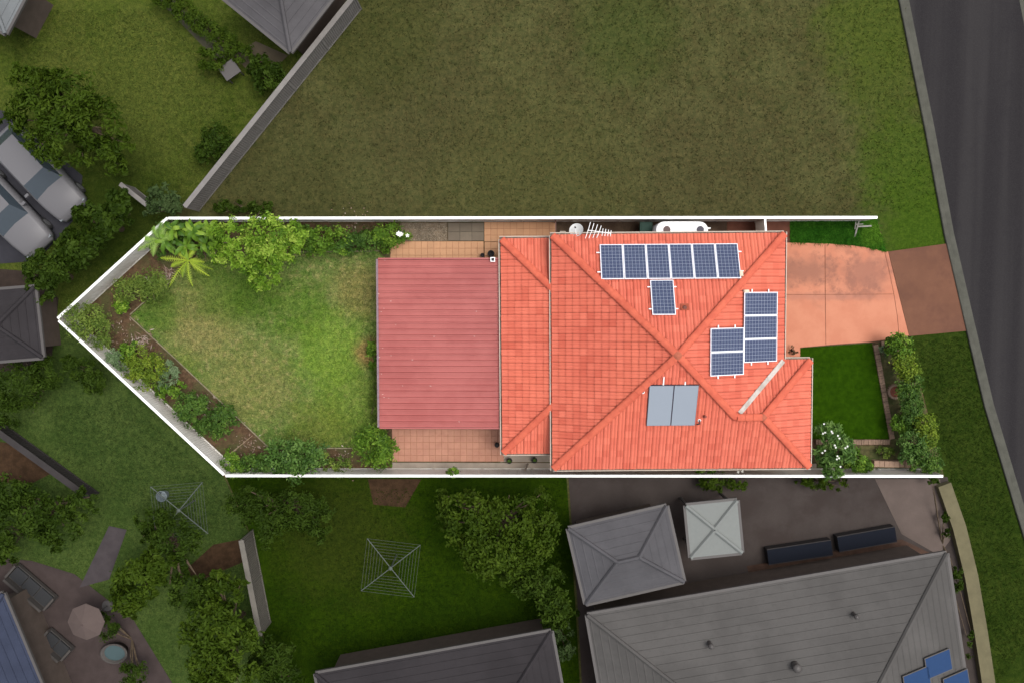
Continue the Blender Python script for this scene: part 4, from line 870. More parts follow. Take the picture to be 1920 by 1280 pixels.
plant('corner_shrub', 'large loose shrub filling the pointed west corner of the lot', 'shrub', [(150, 596, 26, 1.4), (178, 592, 24, 1.3), (180, 622, 26, 1.3), (150, 620, 18, 1.2), (192, 640, 16, 1.0)], 3600, .12, M_leaf_olive, None, .35, 8, spread=.34)
plant('silver_shrub', 'silvery shrub against the southwest fence', 'shrub', [(212, 672, 16, 1.1), (226, 682, 14, 1.0)], 900, .14, M_leaf_grey, None, .3)
plant('golden_shrub', 'bright yellow green shrub in the southwest bed', 'shrub', [(265, 675, 27, 1.0), (288, 690, 24, .9), (264, 710, 24, .9), (248, 692, 22, 1.0)], 2600, .12, M_leaf_yel, None, .45)
plant('spiky_shrub', 'pale spiky grey green shrub beside the golden shrub', 'shrub', [(316, 700, 20, .8), (322, 690, 14, .8), (308, 715, 14, .7)], 700, .22, M_leaf_grey, None, .18)
plant('dark_shrub', 'dark green shrub in front of the southwest fence panels', 'shrub', [(354, 762, 26, 1.0), (370, 752, 20, .9), (360, 782, 18, .8)], 1900, .13, M_leaf_dark, 'dark shrubs in the southwest bed')
plant('dark_shrub', 'dark green shrub beside the lawn edging, right of its twin', 'shrub', [(414, 788, 28, .9), (430, 778, 20, .8), (410, 806, 18, .7)], 1800, .13, M_leaf_dark, 'dark shrubs in the southwest bed')
plant('leafy_shrub', 'mid-green shrub between the silvery shrub and the fence bend, southwest bed', 'shrub', [(238, 662, 18, .8), (246, 652, 14, .7)], 1100, .12, M_leaf_mid, 'shrubs in the southwest bed')
plant('leafy_shrub', 'low green shrub between the golden shrub and the dark shrubs', 'shrub', [(318, 738, 18, .6), (338, 728, 14, .6), (300, 730, 12, .6)], 1100, .12, M_leaf_mid, 'shrubs in the southwest bed')
plant('leafy_shrub', 'low green shrub between the two dark southwest shrubs', 'shrub', [(382, 782, 18, .6), (378, 800, 16, .6)], 900, .12, M_leaf_dark, 'shrubs in the southwest bed')
plant('pale_shrub', 'pale green shrub at the bottom left corner of the lot', 'shrub', [(428, 866, 18, 1.0), (442, 878, 16, .9), (432, 850, 12, .7)], 1300, .11, M_leaf_mid)
plant('leafy_shrub', 'dark green shrub right of the pale corner shrub', 'shrub', [(472, 873, 22, .9), (490, 868, 18, .8), (455, 878, 14, .8)], 1500, .13, M_leaf_dark, 'shrubs in the south bed')
plant('glossy_shrub', 'wide dark glossy shrub in the south bed below the lawn', 'shrub', [(528, 850, 30, 1.3), (565, 856, 32, 1.4), (592, 850, 24, 1.2), (555, 874, 28, 1.2), (515, 872, 20, 1.1)], 3800, .17, M_leaf_gloss, 'shrubs in the south bed')
plant('airy_shrub', 'thin olive shrub between the glossy shrub and the round bush', 'shrub', [(612, 855, 16, .9), (630, 872, 18, .8), (600, 875, 16, .8), (645, 878, 18, .7)], 1100, .13, M_leaf_olive, 'shrubs in the south bed', .35)
plant('round_bush', 'large round mid-green bush at the patio roof corner', 'shrub', [(700, 835, 34, 1.2), (715, 850, 28, 1.1), (690, 820, 24, 1.0), (725, 838, 20, 1.0)], 3400, .16, M_leaf_mid, None, .4)
plant('narrow_shrub', 'narrow green shrub growing against the patio roof edge', 'shrub', [(698, 652, 9, .7, 20), (699, 672, 9, .6, 20)], 900, .12, M_leaf_mid)
plant('low_grass_clump', 'rough grassy clump along the lower patio roof edge', 'plant', [(700, 720, 8, .3, 26), (699, 770, 9, .3, 26)], 900, .13, M_leaf_olive, None, .2)
plant('fence_shrub', 'small green shrub poking over the south fence', 'shrub', [(850, 885, 13, 1.5, 8)], 500, .11, M_leaf_mid, base=(850, 876))
plant('side_plant', 'small leafy plant below the southern gutter', 'plant', [(1325, 880, 20, 1.0, 8), (1350, 880, 12, .9, 7)], 500, .12, M_leaf_mid)
add_flowers(bpy.data.objects['side_plant'], [(1384, 884), (1392, 883)], .05, 1.1)
t = plant('frangipani', 'frangipani with long leaves and white flowers at the front corner of the roof', 'tree', [(1552, 812, 22, 1.7), (1575, 840, 24, 1.8), (1545, 850, 18, 1.5), (1560, 875, 20, 1.5), (1590, 850, 14, 1.6), (1535, 875, 12, 1.2)], 1700, .30, M_leaf_gloss, None, .26, 12, (1562, 850), tr=.06, spread=.26, trunk='trunk', clump=70, up=.9)
add_flowers(t, [(1545 + dx, 794 + dy) for dx, dy in ((0, 0), (-2, 18), (2, 16), (14, 14), (16, 17), (26, 22), (29, 27), (20, 40), (22, 44), (40, 45), (44, 42), (2, 50), (25, 60), (28, 64), (24, 66), (31, 80), (-3, 54))], .035, 2.3)
plant('leafy_shrub', 'mid-green shrub between the frangipani and the low brick wall', 'shrub', [(1605, 862, 20, .9), (1618, 872, 16, .8)], 1500, .14, M_leaf_mid)
plant('bed_plant', 'small feathery plant in the narrow bed under the front lawn', 'plant', [(1660, 846, 18, .3, 10)], 500, .1, M_leaf_olive)
plant('bed_plant', 'tiny pale plant at the top of the hedge bed', 'plant', [(1655, 655, 8, .3), (1660, 662, 6, .3)], 220, .1, M_leaf_grey)
plant('bed_plant', 'tiny red brown plant at the driveway corner by the gutter', 'plant', [(1484, 654, 8, .3), (1490, 660, 6, .25)], 140, .09, tintmat('leaf_red', (.10, .05, .03), (.15, .09, .04)))
for i, (lab, lb, mt) in enumerate((
    ('dark green hedge shrub at the driveway end of the front hedge', [(1686, 648, 22, 1.2), (1670, 646, 13, 1.0), (1692, 662, 20, 1.2)], M_leaf_mid),
    ('yellow green hedge shrub second from the driveway', [(1695, 680, 22, 1.3), (1703, 698, 19, 1.2)], M_leaf_yel),
    ('dark hedge shrub beside the ring planter', [(1708, 720, 22, 1.2), (1704, 742, 19, 1.2)], M_leaf_dark),
    ('hedge shrub just below the ring planter', [(1712, 762, 21, 1.2), (1710, 780, 18, 1.1)], M_leaf_dark),
    ('small green shrub on the lawn side of the hedge', [(1686, 792, 15, .8), (1700, 802, 14, .8)], M_leaf_mid),
    ('brightest yellow green shrub of the front hedge', [(1734, 794, 20, 1.3), (1738, 818, 20, 1.3)], M_leaf_yel),
    ('dark lower shrub of the hedge, left of the yellow one', [(1712, 826, 24, 1.2), (1704, 850, 18, .9)], M_leaf_gloss),
    ('last dark shrub of the front hedge by the south fence', [(1736, 850, 24, 1.2), (1726, 866, 20, 1.0), (1748, 870, 18, 1.1)], M_leaf_dark))):
    plant('hedge_shrub', lab, 'shrub', lb, 1900, .13, mt, 'front hedge shrubs', clump=80)

# ================================================================== NEIGHBOURS
def tileroof(name, c, bricks=True):
    t = NT(name); a = t.mix(t.ramp(t.noise(.5, 5, .65), .35, .65), mul(c, .9), mul(c, 1.1)); a = t.mix(t.math('MULTIPLY', t.ramp(t.noise(6, 4, .7), .5, .75), .4), a, mul(c, .75))
    t.bump(t.noise(20, 3), .01, .5); return t.done(a, .9, 0, .08)
M_rg = tileroof('grey_tile', D(94, 92, 90)); M_rs = tileroof('slate_tile', D(92, 91, 94)); M_rd = tileroof('dark_grey_tile', D(58, 55, 57)); M_rp = tileroof('plum_grey_tile', D(92, 90, 92)); M_rb = tileroof('blue_slate', D(60, 66, 84)); M_rl = tileroof('light_sheet', D(124, 128, 130))  # roof colours include the dimming painted over the surroundings
M_gutd = plain('dark_gutter', D(86, 82, 80), .6); M_walln = surf('render_wall', D(104, 92, 84), .1, 3, 30)
def hiphouse(label, px, ez, pitch, mat, ridge=True, wall=True, name='neighbour_house', cat='house', courses=True, gable=False):
    """px: four eave corners in order; a rectangle is fitted to them"""
    c = [at(u, v, ez) for u, v in px]; e = ((c[1] - c[0]) + (c[2] - c[3])); e.z = 0; e.normalize(); f_ = Vector((-e.y, e.x, 0)); o = sum(c, Vector()) / 4; o.z = 0
    wx = (abs((c[1] - c[0]).dot(e)) + abs((c[2] - c[3]).dot(e))) / 4; wy = (abs((c[3] - c[0]).dot(f_)) + abs((c[2] - c[1]).dot(f_))) / 4
    if wy > wx: e, f_ = f_, -e; wx, wy = wy, wx
    t = thing(name, label, cat, o); Q = lambda x, y, z: o + e * x + f_ * y + Vector((0, 0, z)); tp = math.tan(R(pitch)); rz = ez + wy * tp; rx = wx - wy if not gable else wx
    A, B, C_, D_ = Q(-wx, -wy, ez), Q(wx, -wy, ez), Q(wx, wy, ez), Q(-wx, wy, ez); R0, R1 = Q(-rx, 0, rz), Q(rx, 0, rz)
    ro = MB().add([A, B, C_, D_, R0, R1], [(0, 1, 5, 4), (1, 2, 5), (2, 3, 4, 5), (3, 0, 4), (3, 2, 1, 0)]).build('roof', mat, t)
    m = MB()
    for a, b in (((A, R0), (D_, R0), (B, R1), (C_, R1)) if not gable else ()): m.tube([a + Vector((0, 0, .01)), b + Vector((0, 0, .01))], .1, 6)
    if rx > .1: m.tube([R0 + Vector((0, 0, .01)), R1 + Vector((0, 0, .01))], .1, 6)
    if m.v: m.build('ridge_capping', mat, ro)
    if courses:      # tile courses as thin raised steps along each slope
        m = MB(); n_ = int(wy / math.cos(R(pitch)) / .33)
        for i in range(n_):
            f2 = (i + .35) / n_
            for (a, b, r0, r1) in ((A, B, R0, R1), (C_, D_, R1, R0), (B, C_, R1, R1), (D_, A, R0, R0)):
                p, q_ = a + (r0 - a) * f2, b + (r1 - b) * f2
                if (q_ - p).length < .3: continue
                m.bar(p + Vector((0, 0, .006)), q_ + Vector((0, 0, .006)), .05, .02)
        m.build('tile_courses', mat, ro)["kind"] = "stuff"
    for a, b in ((A, B), (B, C_), (C_, D_), (D_, A)): 
        ou = (a + b) / 2 - o; ou.z = 0; ou.normalize(); MB().bar(a + ou * .06 + Vector((0, 0, -.06)), b + ou * .06 + Vector((0, 0, -.06)), .12, .12).build('gutter', M_gutd, t)
    if wall: MB().prism([Q(x * (wx - .45), y * (wy - .45), 0).to_2d() for x, y in ((-1, -1), (1, -1), (1, 1), (-1, 1))], 0, ez - .1).build('wall', M_walln, t)
    else:
        for x in (-1, 1):
            for y in (-1, 1): p = Q(x * (wx - .2), y * (wy - .2), 0); MB().bar(p, p + Vector((0, 0, ez - .1)), .1, .1).build('post', M_gutd, t)
    return t, (o, e, f_, wx, wy, ez, tp)
H1, g1 = hiphouse('large grey tiled house at the bottom right with blue panels', [(1089, 1156), (1758, 1038), (1858, 1480), (1190, 1590)], 2.9, 20, M_rg)
hiphouse('smaller grey hip roofed building attached above the large grey house', [(1068, 988), (1252, 949), (1280, 1088), (1096, 1134)], 2.5, 20, M_rs, name='neighbour_garage', cat='building')
hiphouse('white square shade roof beside the grey hip roof', [(1283, 947), (1380, 938), (1393, 1034), (1298, 1045)], 2.2, 4, plain('dimmed_white_sheet', D(134, 138, 135), .7, 0, .15), wall=False, name='shade_roof', cat='shade roof', courses=False)  # white sheet painted grey to carry the outside dimming
hiphouse('dark grey roofed house at the bottom centre', [(592, 1262), (1030, 1184), (1100, 1520), (660, 1600)], 2.8, 18, M_rd)
hiphouse('grey roofed house at the top, beyond the diagonal fence', [(418, -2), (545, 96), (690, -90), (562, -200)], 2.6, 20, M_rp)
hiphouse('grey roof corner at the far left, below the white cars', [(-70, 540), (62, 548), (82, 660), (-60, 690)], 2.4, 18, M_rd, name='neighbour_shed', cat='shed')
hiphouse('slate blue roofed house at the bottom left corner', [(-160, 1130), (-20, 1165), (140, 1320), (-60, 1480)], 2.6, 20, M_rb)
hiphouse('pale grey roof at the top left corner', [(-200, -190), (75, -30), (-2, 55), (-280, -100)], 2.6, 12, M_rl, name='neighbour_shed', cat='shed')
# panels on the large grey roof
o, e, f_, wx, wy, ez, tp = g1
def on_roof(u, v):
    best = None
    for nn in (e, -e, f_, -f_):
        w_ = wx if abs(nn.dot(e)) > .5 else wy; n3 = (nn * tp + Vector((0, 0, 1))).normalized(); p0 = o + nn * w_ + Vector((0, 0, ez)); p = on_plane(u, v, p0, n3)
        if best is None or p.z < best[0].z: best = (p, nn, n3)
    return best
for u, v, r_ in ((1490, 1246, .14), (1330, 1205, .09), (1600, 1150, .08)):
    p, nn, n3 = on_roof(u, v); MB().lathe(p - o * 0 + Vector((0, 0, -.03)), [(r_ * 1.3, 0), (r_, .08), (r_, .3), (r_ * 1.4, .32), (r_ * 1.4, .4), (r_ * .3, .48)], 12).build('roof_vent', M_gutd, H1, True)
M_bluep = plain('blue_panel', (.02, .045, .11), .6, 0, .05)
for i, (u, v) in enumerate(((1756, 1242), (1716, 1275), (1790, 1280))):
    p, nn, n3 = on_roof(u, v); t_ = (Vector((0, 0, 1)) - n3 * n3.z).normalized(); s_ = t_.cross(n3); M = Matrix((s_, t_, n3)).transposed().to_4x4(); M.translation = p + n3 * .1
    t = thing('blue_panel', ('blue solar panel nearest the ridge line of the large grey roof', 'blue solar panel at the left, lower edge of the picture', 'blue solar panel at the right, lower edge of the picture')[i], 'solar panel', M.translation, 'blue panels on the large grey roof'); t.rotation_euler = M.to_euler()
    MB().box((0, 0, 0), (.98, 1.5, .04)).build('frame', M_gutd, t, local=True); MB().box((0, 0, .018), (.9, 1.42, .012)).build('cell_sheet', M_bluep, t, local=True)
for pa, pb, lab in (((1440, 1044), (1560, 1026), 'left long dark panel on the strip beside the large grey roof'), ((1572, 1020), (1680, 1001), 'right long dark panel on the strip beside the large grey roof')):
    a, b = at(*pa, .5), at(*pb, .5); t = thing('dark_trough', lab, 'planter', ((a.x + b.x) / 2, (a.y + b.y) / 2, .016), 'long dark panels'); MB().bar((a.x, a.y, .25), (b.x, b.y, .25), .78, .46).build('box', M_dark, t); MB().bar((a.x, a.y, .488), (b.x, b.y, .488), .70, .02).build('top', plain('black_top', (.010, .012, .018), .9, 0, .05), t)
sheet('neighbour_strip', [(1400, 1060), (1690, 1010), (1745, 1036), (1410, 1096)], .028, surf('brown_strip', D(84, 64, 54), .2, 3, 30))
sheet('neighbour_driveway', [(1640, 897), (1762, 897), (1782, 1010), (1760, 1040), (1690, 1000)], .026, surf('pinkish_concrete', D(106, 94, 88), .1, 1, 30))
a = [at(u, v) for u, v in ((1764, 905), (1792, 985), (1814, 1075), (1832, 1180), (1850, 1300), (1870, 1450))]
struct('front_wall_path', MB().sweep(a, [(-.32, 0), (-.32, .35), (.32, .35), (.32, 0)], True), surf('cream_wall', D(118, 112, 86), .12, 2, 40))
bpy.data.objects['front_wall_path'].name = 'footpath_wall'
tagp(bpy.data.objects['footpath_wall'], 'low cream wall along the street edge of the large grey house', 'wall'); del bpy.data.objects['footpath_wall']["kind"]
# patio, paths at left
M_patio = surf('pink_grey_paving', D(74, 64, 62), .15, 1.5, 30)
sheet('patio_left', [(-60, 1040), (60, 1050), (140, 1075), (250, 1160), (330, 1290), (250, 1420), (-100, 1420)], .03, M_patio)
sheet('path_left', [(205, 985), (238, 992), (205, 1085), (150, 1100)], .034, surf('grey_path', D(78, 72, 74), .15, 2, 30))
sheet('dirt_left', [(-60, 820), (60, 835), (110, 880), (60, 905), (-60, 900)], .024, M_dirt_sw); sheet('dirt_centre', [(340, 1075), (400, 1020), (450, 1010), (462, 1050), (380, 1085)], .024, M_dirt_sw); sheet('dirt_west', [(-60, 500), (70, 510), (110, 560), (95, 690), (-60, 700)], .024, surf('brown_yard', D(62, 52, 46), .2, 2, 30)); sheet('dirt_centre_south', [(690, 897), (790, 897), (760, 950), (700, 945)], .02, M_dirt_sw)
sheet('cars_pad', [(-80, 180), (10, 210), (155, 330), (150, 400), (70, 490), (-80, 500)], .03, surf('dark_pad', D(60, 60, 66), .15, 1, 30))
sheet('path_top', [(268, -30), (296, -30), (432, 104), (410, 118)], .03, surf('grey_strip', D(88, 86, 70), .15, 2, 30)); sheet('patio_top', [(438, 105), (480, 78), (540, 105), (505, 140), (470, 138)], .032, surf('beige_patio', D(108, 98, 80), .12, 2, 30))
fence('low dark fence crossing the southwest neighbour garden', [(-20, 798), (165, 932)], 1.0, M_fence_d, M_fence_d, .3)
# garden hedge strip at the top
M_far_d = tintmat('far_leaf_dark', (.016, .032, .003), (.028, .052, .005), (.042, .072, .008), trans=.2, spec=.06); M_far_m = tintmat('far_leaf_mid', (.022, .042, .003), (.038, .066, .005), (.056, .09, .008), trans=.2, spec=.06); M_far_g = tintmat('far_leaf_grey', (.028, .05, .015), (.042, .07, .022), (.06, .09, .032), trans=.2, spec=.06)  # leaf tints lowered: dimming outside the lot painted into them
plant('clipped_hedge', 'straight yellow green hedge beside the top grey roof', 'hedge', [(305 + i * 21, -10 + i * 16, 20, .8) for i in range(8)], 5000, .13, M_far_m, up=.8)
far = [
 ('broad dark green tree at the left of the yellow lawn', [(70, 215, 60, 3.0), (130, 190, 62, 3.2), (190, 240, 62, 3.2), (120, 260, 60, 3.4), (190, 290, 44, 2.6), (60, 170, 44, 2.4)], 9000, .24, M_far_m, True),
 ('small dark bush by the diagonal fence, lower half', [(405, 265, 34, 1.4), (385, 285, 22, 1.1)], 2200, .17, M_far_d, False),
 ('small dark bush by the diagonal fence, upper half', [(500, 145, 34, 1.3), (490, 120, 20, 1.1)], 2000, .17, M_far_d, False),
 ('little green shrub at the end of the straight hedge', [(395, 112, 26, .9)], 1000, .14, M_far_m, False),
 ('dark green tree outside the northwest fence', [(180, 420, 42, 2.4), (222, 388, 32, 2.2), (145, 465, 38, 2.2)], 5000, .2, M_far_d, True),
 ('grey green bush behind the banana corner', [(300, 375, 34, 1.6), (330, 385, 20, 1.4)], 1800, .17, M_far_g, False),
 ('dark tree between the cars and the west corner', [(85, 500, 40, 2.4), (75, 545, 30, 2.0), (115, 515, 26, 2.0)], 4000, .2, M_far_d, True),
 ('low dark bush against the field side of the north fence', [(430, 388, 40, .6, 12), (490, 390, 30, .6, 12)], 1600, .15, M_far_d, False),
 ('dark bush below the pointed west corner', [(40, 720, 50, 1.6), (90, 700, 36, 1.4), (30, 770, 40, 1.5)], 4000, .19, M_far_d, False),
 ('dark shrubs under the west corner fence', [(150, 690, 30, 1.3), (175, 715, 26, 1.1)], 2000, .17, M_far_d, False),
 ('dark tree right of the brown yard in the southwest', [(60, 960, 52, 2.2), (120, 985, 48, 2.2), (20, 930, 44, 2.0), (150, 950, 36, 2.0)], 6000, .21, M_far_d, True),
 ('rounded green tree in the middle of the southwest garden', [(255, 1085, 46, 2.6), (290, 1060, 36, 2.4), (240, 1120, 36, 2.2)], 5000, .2, M_far_m, True),
 ('dark tree left of the pale fence', [(330, 1010, 50, 2.2), (290, 985, 36, 2.0), (350, 1110, 44, 2.4)], 5000, .2, M_far_d, True),
 ('tall green tree below the pale fence', [(400, 1180, 62, 3.2), (450, 1230, 60, 3.2), (390, 1250, 52, 2.8), (420, 1110, 40, 2.6)], 8000, .22, M_far_m, True),
 ('dark tree just south of the long south fence', [(500, 965, 54, 2.6), (560, 955, 46, 2.4), (590, 970, 40, 2.2), (455, 945, 36, 2.0)], 7000, .21, M_far_d, True),
 ('large leafy tree left of the grey hip roof', [(880, 975, 58, 3.0), (950, 972, 56, 3.0), (1000, 1010, 56, 2.8), (930, 1040, 60, 3.2), (850, 945, 36, 2.4), (1010, 955, 36, 2.4)], 10000, .22, M_far_m, True),
 ('dark tree against the corner of the large grey house', [(1020, 1090, 46, 2.0), (1040, 1140, 40, 1.8), (980, 1080, 38, 2.0)], 4500, .2, M_far_d, True),
 ('thin shrub beside the dark roof at the bottom', [(1050, 1180, 26, 1.2), (1060, 1220, 24, 1.1)], 1500, .16, M_far_g, False),
 ('low bush between the south fence and the brown paving', [(1340, 907, 40, .7, 14), (1380, 908, 24, .6, 12)], 1500, .14, M_far_m, False),
 ('low bush by the south fence above the pink driveway', [(1530, 905, 36, .7, 13), (1570, 908, 24, .6, 12)], 1500, .14, M_far_m, False),
 ('dark clipped plants along the cream street wall', [(1750, 905, 12, .7), (1772, 985, 9, .5, 30), (1795, 1090, 9, .5, 40), (1815, 1200, 9, .5, 40)], 1800, .13, M_far_d, False),
 ('green tree at the left edge, lower garden', [(-10, 1010, 40, 1.8), (20, 1030, 30, 1.6)], 2000, .19, M_far_d, False),
 ('dark bush beside the pale garden tub', [(205, 1175, 28, 1.0), (250, 1260, 30, 1.2)], 2000, .16, M_far_d, False),
 ('dark green tree at the bottom, right of the tall tree', [(510, 1235, 44, 2.0), (530, 1270, 40, 1.8)], 3500, .2, M_far_d, True),
]
for lab, lb, n_, sz, mt, tree in far:
    ex = []
    for l in lb:
        for _ in range(3 if tree else 1):
            q_ = random.uniform(0, 6.28); ry_ = l[4] if len(l) > 4 else l[2]; ex.append((l[0] + l[2] * .8 * math.cos(q_), l[1] + ry_ * .8 * math.sin(q_), l[2] * random.uniform(.25, .45), l[3] * random.uniform(.7, 1.1), ry_ * random.uniform(.25, .45)))
    lb = [(l[0], l[1], l[2] * .86, l[3], (l[4] if len(l) > 4 else l[2]) * .86) for l in lb] + ex; sz *= random.uniform(.8, 1.25)
    plant('garden_tree' if tree else 'bush', lab, 'tree' if tree else 'bush', lb, n_, sz, mt, 'neighbouring trees and bushes', random.uniform(.35, .6), 8, tr=.12 if tree else .05, trunk='trunk' if tree else 'stem', up=.45, clump=n_ // 40, spread=.24)
# rotary clotheslines
def hoist(label, px, r, rot):
    p = at(*px, 1.8); t = thing('clothesline', label, 'clothesline', (p.x, p.y, .01)); mt = plain('galvanised', D(92, 100, 94), .6, 0, .2)
    MB().tube([(p.x, p.y, 0), (p.x, p.y, 1.95)], .035, 8).build('pole', mt, t); MB().lathe((p.x, p.y, 1.85), [(.09, 0), (.09, .1), (.03, .14)], 10).build('hub', mt, t); e = []
    for k in range(4):
        q_ = rot + k * math.pi / 2; e.append(Vector((math.cos(q_), math.sin(q_), 0))); MB().tube([(p.x, p.y, 1.86), tuple(p + e[-1] * r + Vector((0, 0, .05)))], .022, 6).build('arm', mt, t)
    m = MB()
    for i in range(3, 10):
        for k in range(4): a, b = p + e[k] * r * i / 9, p + e[(k + 1) % 4] * r * i / 9; m.tube([a + Vector((0, 0, .07)), b + Vector((0, 0, .07))], .006, 4, False)
    m.build('lines', mt, t)
hoist('square rotary clothesline on the dark lawn at the bottom centre', (733, 1063), 1.75, R(38)); hoist('square rotary clothesline below the west garden fence', (337, 955), 1.7, R(50))
p = at(302, 930, .5); tagp(MB().lathe((p.x, p.y, .015), [(.18, 0), (.25, .45), (.27, .47), (.24, .5), (.18, .1)], 14).build('laundry_basket', plain('pale_basket', D(128, 140, 146), .6)), 'small pale basket beside the western clothesline', 'basket')
# garden furniture at the lower left
M_fur = plain('pale_furniture', D(86, 82, 79), .7, 0, .15); M_fur2 = plain('pink_canvas', D(98, 86, 82), .9, 0, .1); M_cush = plain('dark_cushion', (.015, .016, .018), .8)  # furniture tones darkened, the outside dimming is in the colour
p = at(160, 1166, 2.1); t = thing('garden_umbrella', 'pale pink octagonal garden umbrella on the left patio', 'umbrella', (p.x, p.y, .03)); MB().lathe((p.x, p.y, 2.0), [(.86, 0), (.86, .03), (.45, .22), (.04, .38), (.02, .45)], 8).build('canopy', M_fur2, t); MB().tube([(p.x, p.y, .03), (p.x, p.y, 2.1)], .03, 8).build('pole', M_gutd, t); MB().lathe((p.x, p.y, .03), [(.28, 0), (.26, .08), (.05, .1)], 14).build('base', M_gutd, t)
def lounge(label, px, w_, l_, rz, cush):
    p = at(*px, .4); t = thing('garden_sofa', label, 'sofa', (p.x, p.y, .03), None, rz); m = MB()
    MB().box((0, 0, .22), (l_, w_, .2)).build('seat', M_fur, t, local=True); MB().box((0, -w_ / 2 - .06, .38), (l_, .12, .52)).build('backrest', M_fur, t, local=True); MB().box((-l_ / 2 - .05, 0, .32), (.1, w_, .4)).build('armrest', M_fur, t, local=True); MB().box((l_ / 2 + .05, 0, .32), (.1, w_, .4)).build('armrest', M_fur, t, local=True)
    for k in range(cush): MB().box((-l_ / 2 + l_ * (k + .5) / cush, .03, .36), (l_ / cush - .05, w_ - .12, .1)).build('cushion', M_cush, t, local=True)
    for a in (-1, 1):
        for b in (-1, 1): MB().box((a * (l_ / 2 - .08), b * (w_ / 2 - .08), .06), (.06, .06, .12)).build('leg', M_gutd, t, local=True)
lounge('long pale garden sofa with dark cushions on the left patio', (58, 1100), .75, 2.3, R(-42), 3); lounge('smaller pale seat with two dark cushions near the slate blue roof', (105, 1208), .7, 1.3, R(-42), 2)
p = at(213, 1225, .5); t = thing('garden_tub', 'pale oval tub with dark water on the left patio', 'tub', (p.x, p.y, .03)); MB().lathe((p.x, p.y, .03), [(.5, 0), (.62, .42), (.68, .45), (.64, .5), (.56, .48), (.5, .3)], 20, sx=1, sy=.75).build('shell', M_fur, t, True); MB().lathe((p.x, p.y, .36), [(.545, 0), (.545, .01), (.02, .012)], 20, sx=1, sy=.75).build('water', plain('tub_water', D(70, 90, 92), .1), t)
p = at(435, 135, .4); t = thing('garden_table', 'small grey table at the end of the top hedge', 'table', (p.x, p.y, .012)); MB().box((p.x, p.y, .7), (.8, .7, .05), .6).build('table_top', M_gutd, t)
for a in (-1, 1):
    for b in (-1, 1): q_ = Vector((a * .33, b * .28, 0)); q_.rotate(Matrix.Rotation(.6, 3, 'Z')); MB().box((p.x + q_.x, p.y + q_.y, .345), (.05, .05, .66), .6).build('leg', M_gutd, t)

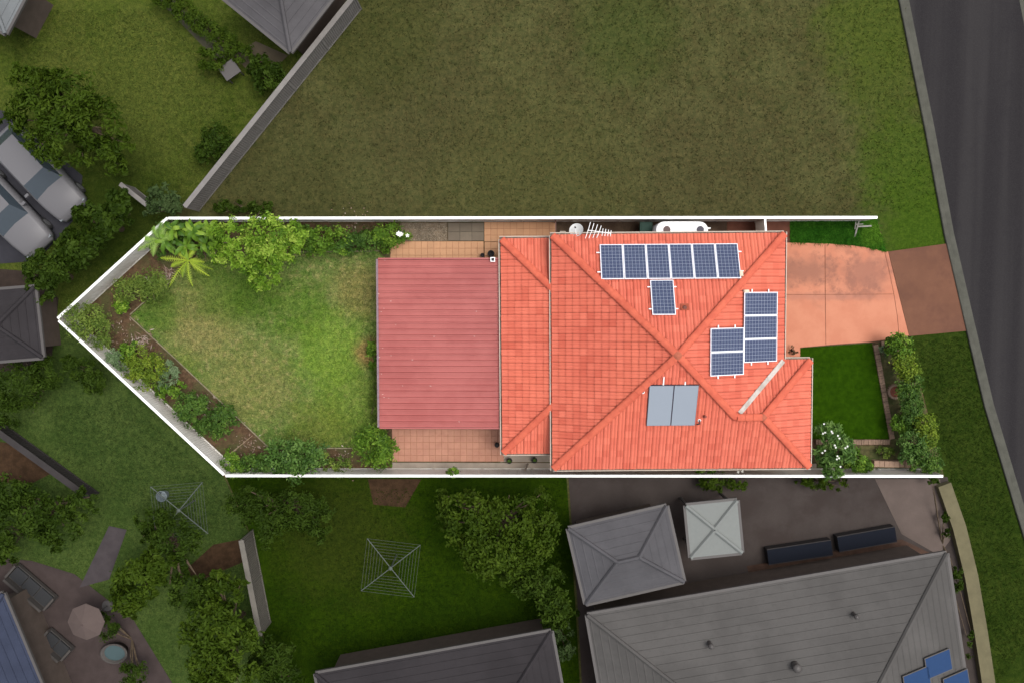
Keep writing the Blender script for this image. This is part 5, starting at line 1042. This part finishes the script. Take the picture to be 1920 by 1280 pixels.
# parked cars
M_paint = plain('dimmed_white_car_paint', D(118, 117, 120), .4, 0, .25, .01); M_cglass = plain('car_glass', D(66, 76, 84), .15, 0, .6); M_tyre = plain('tyre', (.02, .02, .02), .8); M_rim = plain('rim', D(120, 120, 122), .35); M_lamp = plain('headlamp', D(140, 146, 150), .1)  # white paint set to grey, with the outside dimming painted in
def car(label, nose_px, tail_px, wd=1.82):
    nz, tl = at(*nose_px, .8), at(*tail_px, .8); d = nz - tl; d.z = 0; L_ = d.length; rz = math.atan2(d.y, d.x); c_ = (nz + tl) / 2
    t = thing('parked_car', label, 'car', (c_.x, c_.y, .03), 'white cars parked at the left edge', rz); h = L_ / 2; m = MB()
    secs = [(-h, .72, .45, .85), (-h + .15, .86, .3, 1.0), (-h + .7, .9, .22, 1.02), (-.3, .91, .2, .98), (h - 1.55, .91, .2, .98), (h - .9, .89, .22, .92), (h - .25, .82, .28, .82), (h, .66, .4, .66)]; vs = []; fs = []
    for x, w_, z0, z1 in secs:
        k = wd / 1.82; w_ *= k; vs += [(x, -w_ * .96, z0), (x, -w_, (z0 + z1) / 2), (x, -w_ * .95, z1 - .06), (x, -w_ * .8, z1), (x, 0, z1 + .03), (x, w_ * .8, z1), (x, w_ * .95, z1 - .06), (x, w_, (z0 + z1) / 2), (x, w_ * .96, z0)]
    for i in range(len(secs) - 1):
        for j in range(8): fs.append((i * 9 + j, i * 9 + 9 + j, i * 9 + 10 + j, i * 9 + j + 1))
        fs.append((i * 9 + 8, i * 9 + 17, i * 9 + 9, i * 9))
    fs += [tuple(range(9)), tuple(range(len(secs) * 9 - 1, len(secs) * 9 - 10, -1))]; m.add(vs, fs); recalc(m.build('body', M_paint, t, True, local=True))
    rx0, rx1, bx0_, bx1_ = -h + .75, .35, -h + .2, h - 1.45; g = [(bx0_, .78, 1.0), (rx0, .62, 1.44), (rx1, .62, 1.46), (bx1_, .80, .97)]
    def qd(a, b, nm, mt):
        (xa, wa, za), (xb, wb_, zb) = a, b; return recalc(MB().add([(xa, -wa, za), (xb, -wb_, zb), (xb, wb_, zb), (xa, wa, za), (xa, -wa, za - .03), (xb, -wb_, zb - .03), (xb, wb_, zb - .03), (xa, wa, za - .03)], [(0, 1, 2, 3), (7, 6, 5, 4), (0, 4, 5, 1), (3, 2, 6, 7), (0, 3, 7, 4), (1, 5, 6, 2)]).build(nm, mt, t, local=True))
    qd(g[0], g[1], 'rear_window', M_cglass); qd(g[1], g[2], 'roof_panel', M_paint); qd(g[2], g[3], 'windscreen', M_cglass)
    for s in (-1, 1):
        MB().add([(x, s * w_, z) for x, w_, z in g] + [(x, s * (w_ - .03), z - .02) for x, w_, z in g], [(0, 1, 2, 3), (7, 6, 5, 4)]).build('side_window', M_cglass, t, local=True)
        MB().box((h - .18, s * .6, .66), (.16, .34, .12)).build('headlight', M_lamp, t, local=True); MB().box((.55, s * (wd / 2 + .06), 1.0), (.12, .2, .13)).build('mirror', M_paint, t, local=True)
        for x in (-h + .85, h - .85):
            w_ = MB().tube([(x, s * (wd / 2 - .2), .32), (x, s * (wd / 2 + .005), .32)], .32, 18).build('wheel', M_tyre, t, local=True); MB().tube([(x, s * (wd / 2 + .002), .32), (x, s * (wd / 2 + .015), .32)], .2, 14).build('rim', M_rim, w_, local=True)
car('white car parked at the left edge, nearer the broad tree', (138, 398), (0, 252)); car('white car parked at the left edge, lower left of the other', (75, 466), (-62, 320))
# rough growth over the field and verges
Lk = lambda pts: P(pts)
tufts('field_grass', 'patchy dry olive grass over the vacant field', Lk([(360, 400), (690, -20), (1690, -20), (1760, 400)]), 14000, .09, .05, M_field, .0)
tufts('verge_grass', 'short dark green grass on the verge below the driveway crossover', Lk([(1716, 640), (1815, 630), (1895, 960), (1950, 1180), (1870, 1280), (1790, 930)]), 7000, .08, .035, M_verge, .004)
tufts('yellow_lawn_grass', 'short yellow green grass of the northwest lawn', Lk([(40, 20), (290, 20), (420, 130), (470, 200), (340, 370), (200, 330), (20, 160)]), 14000, .07, .035, M_lawn_nw, .012)
tufts('south_lawn_grass', 'short dark grass of the southern neighbour lawn', Lk([(500, 920), (1050, 910), (1060, 1170), (620, 1240), (510, 1180)]), 12000, .08, .035, M_lawn_s, .01)
tufts('west_lawn_grass', 'short grey green grass of the southwest lawn', Lk([(90, 760), (240, 750), (400, 900), (450, 1000), (250, 960), (120, 860)]), 7000, .07, .035, M_lawn_sw, .014)
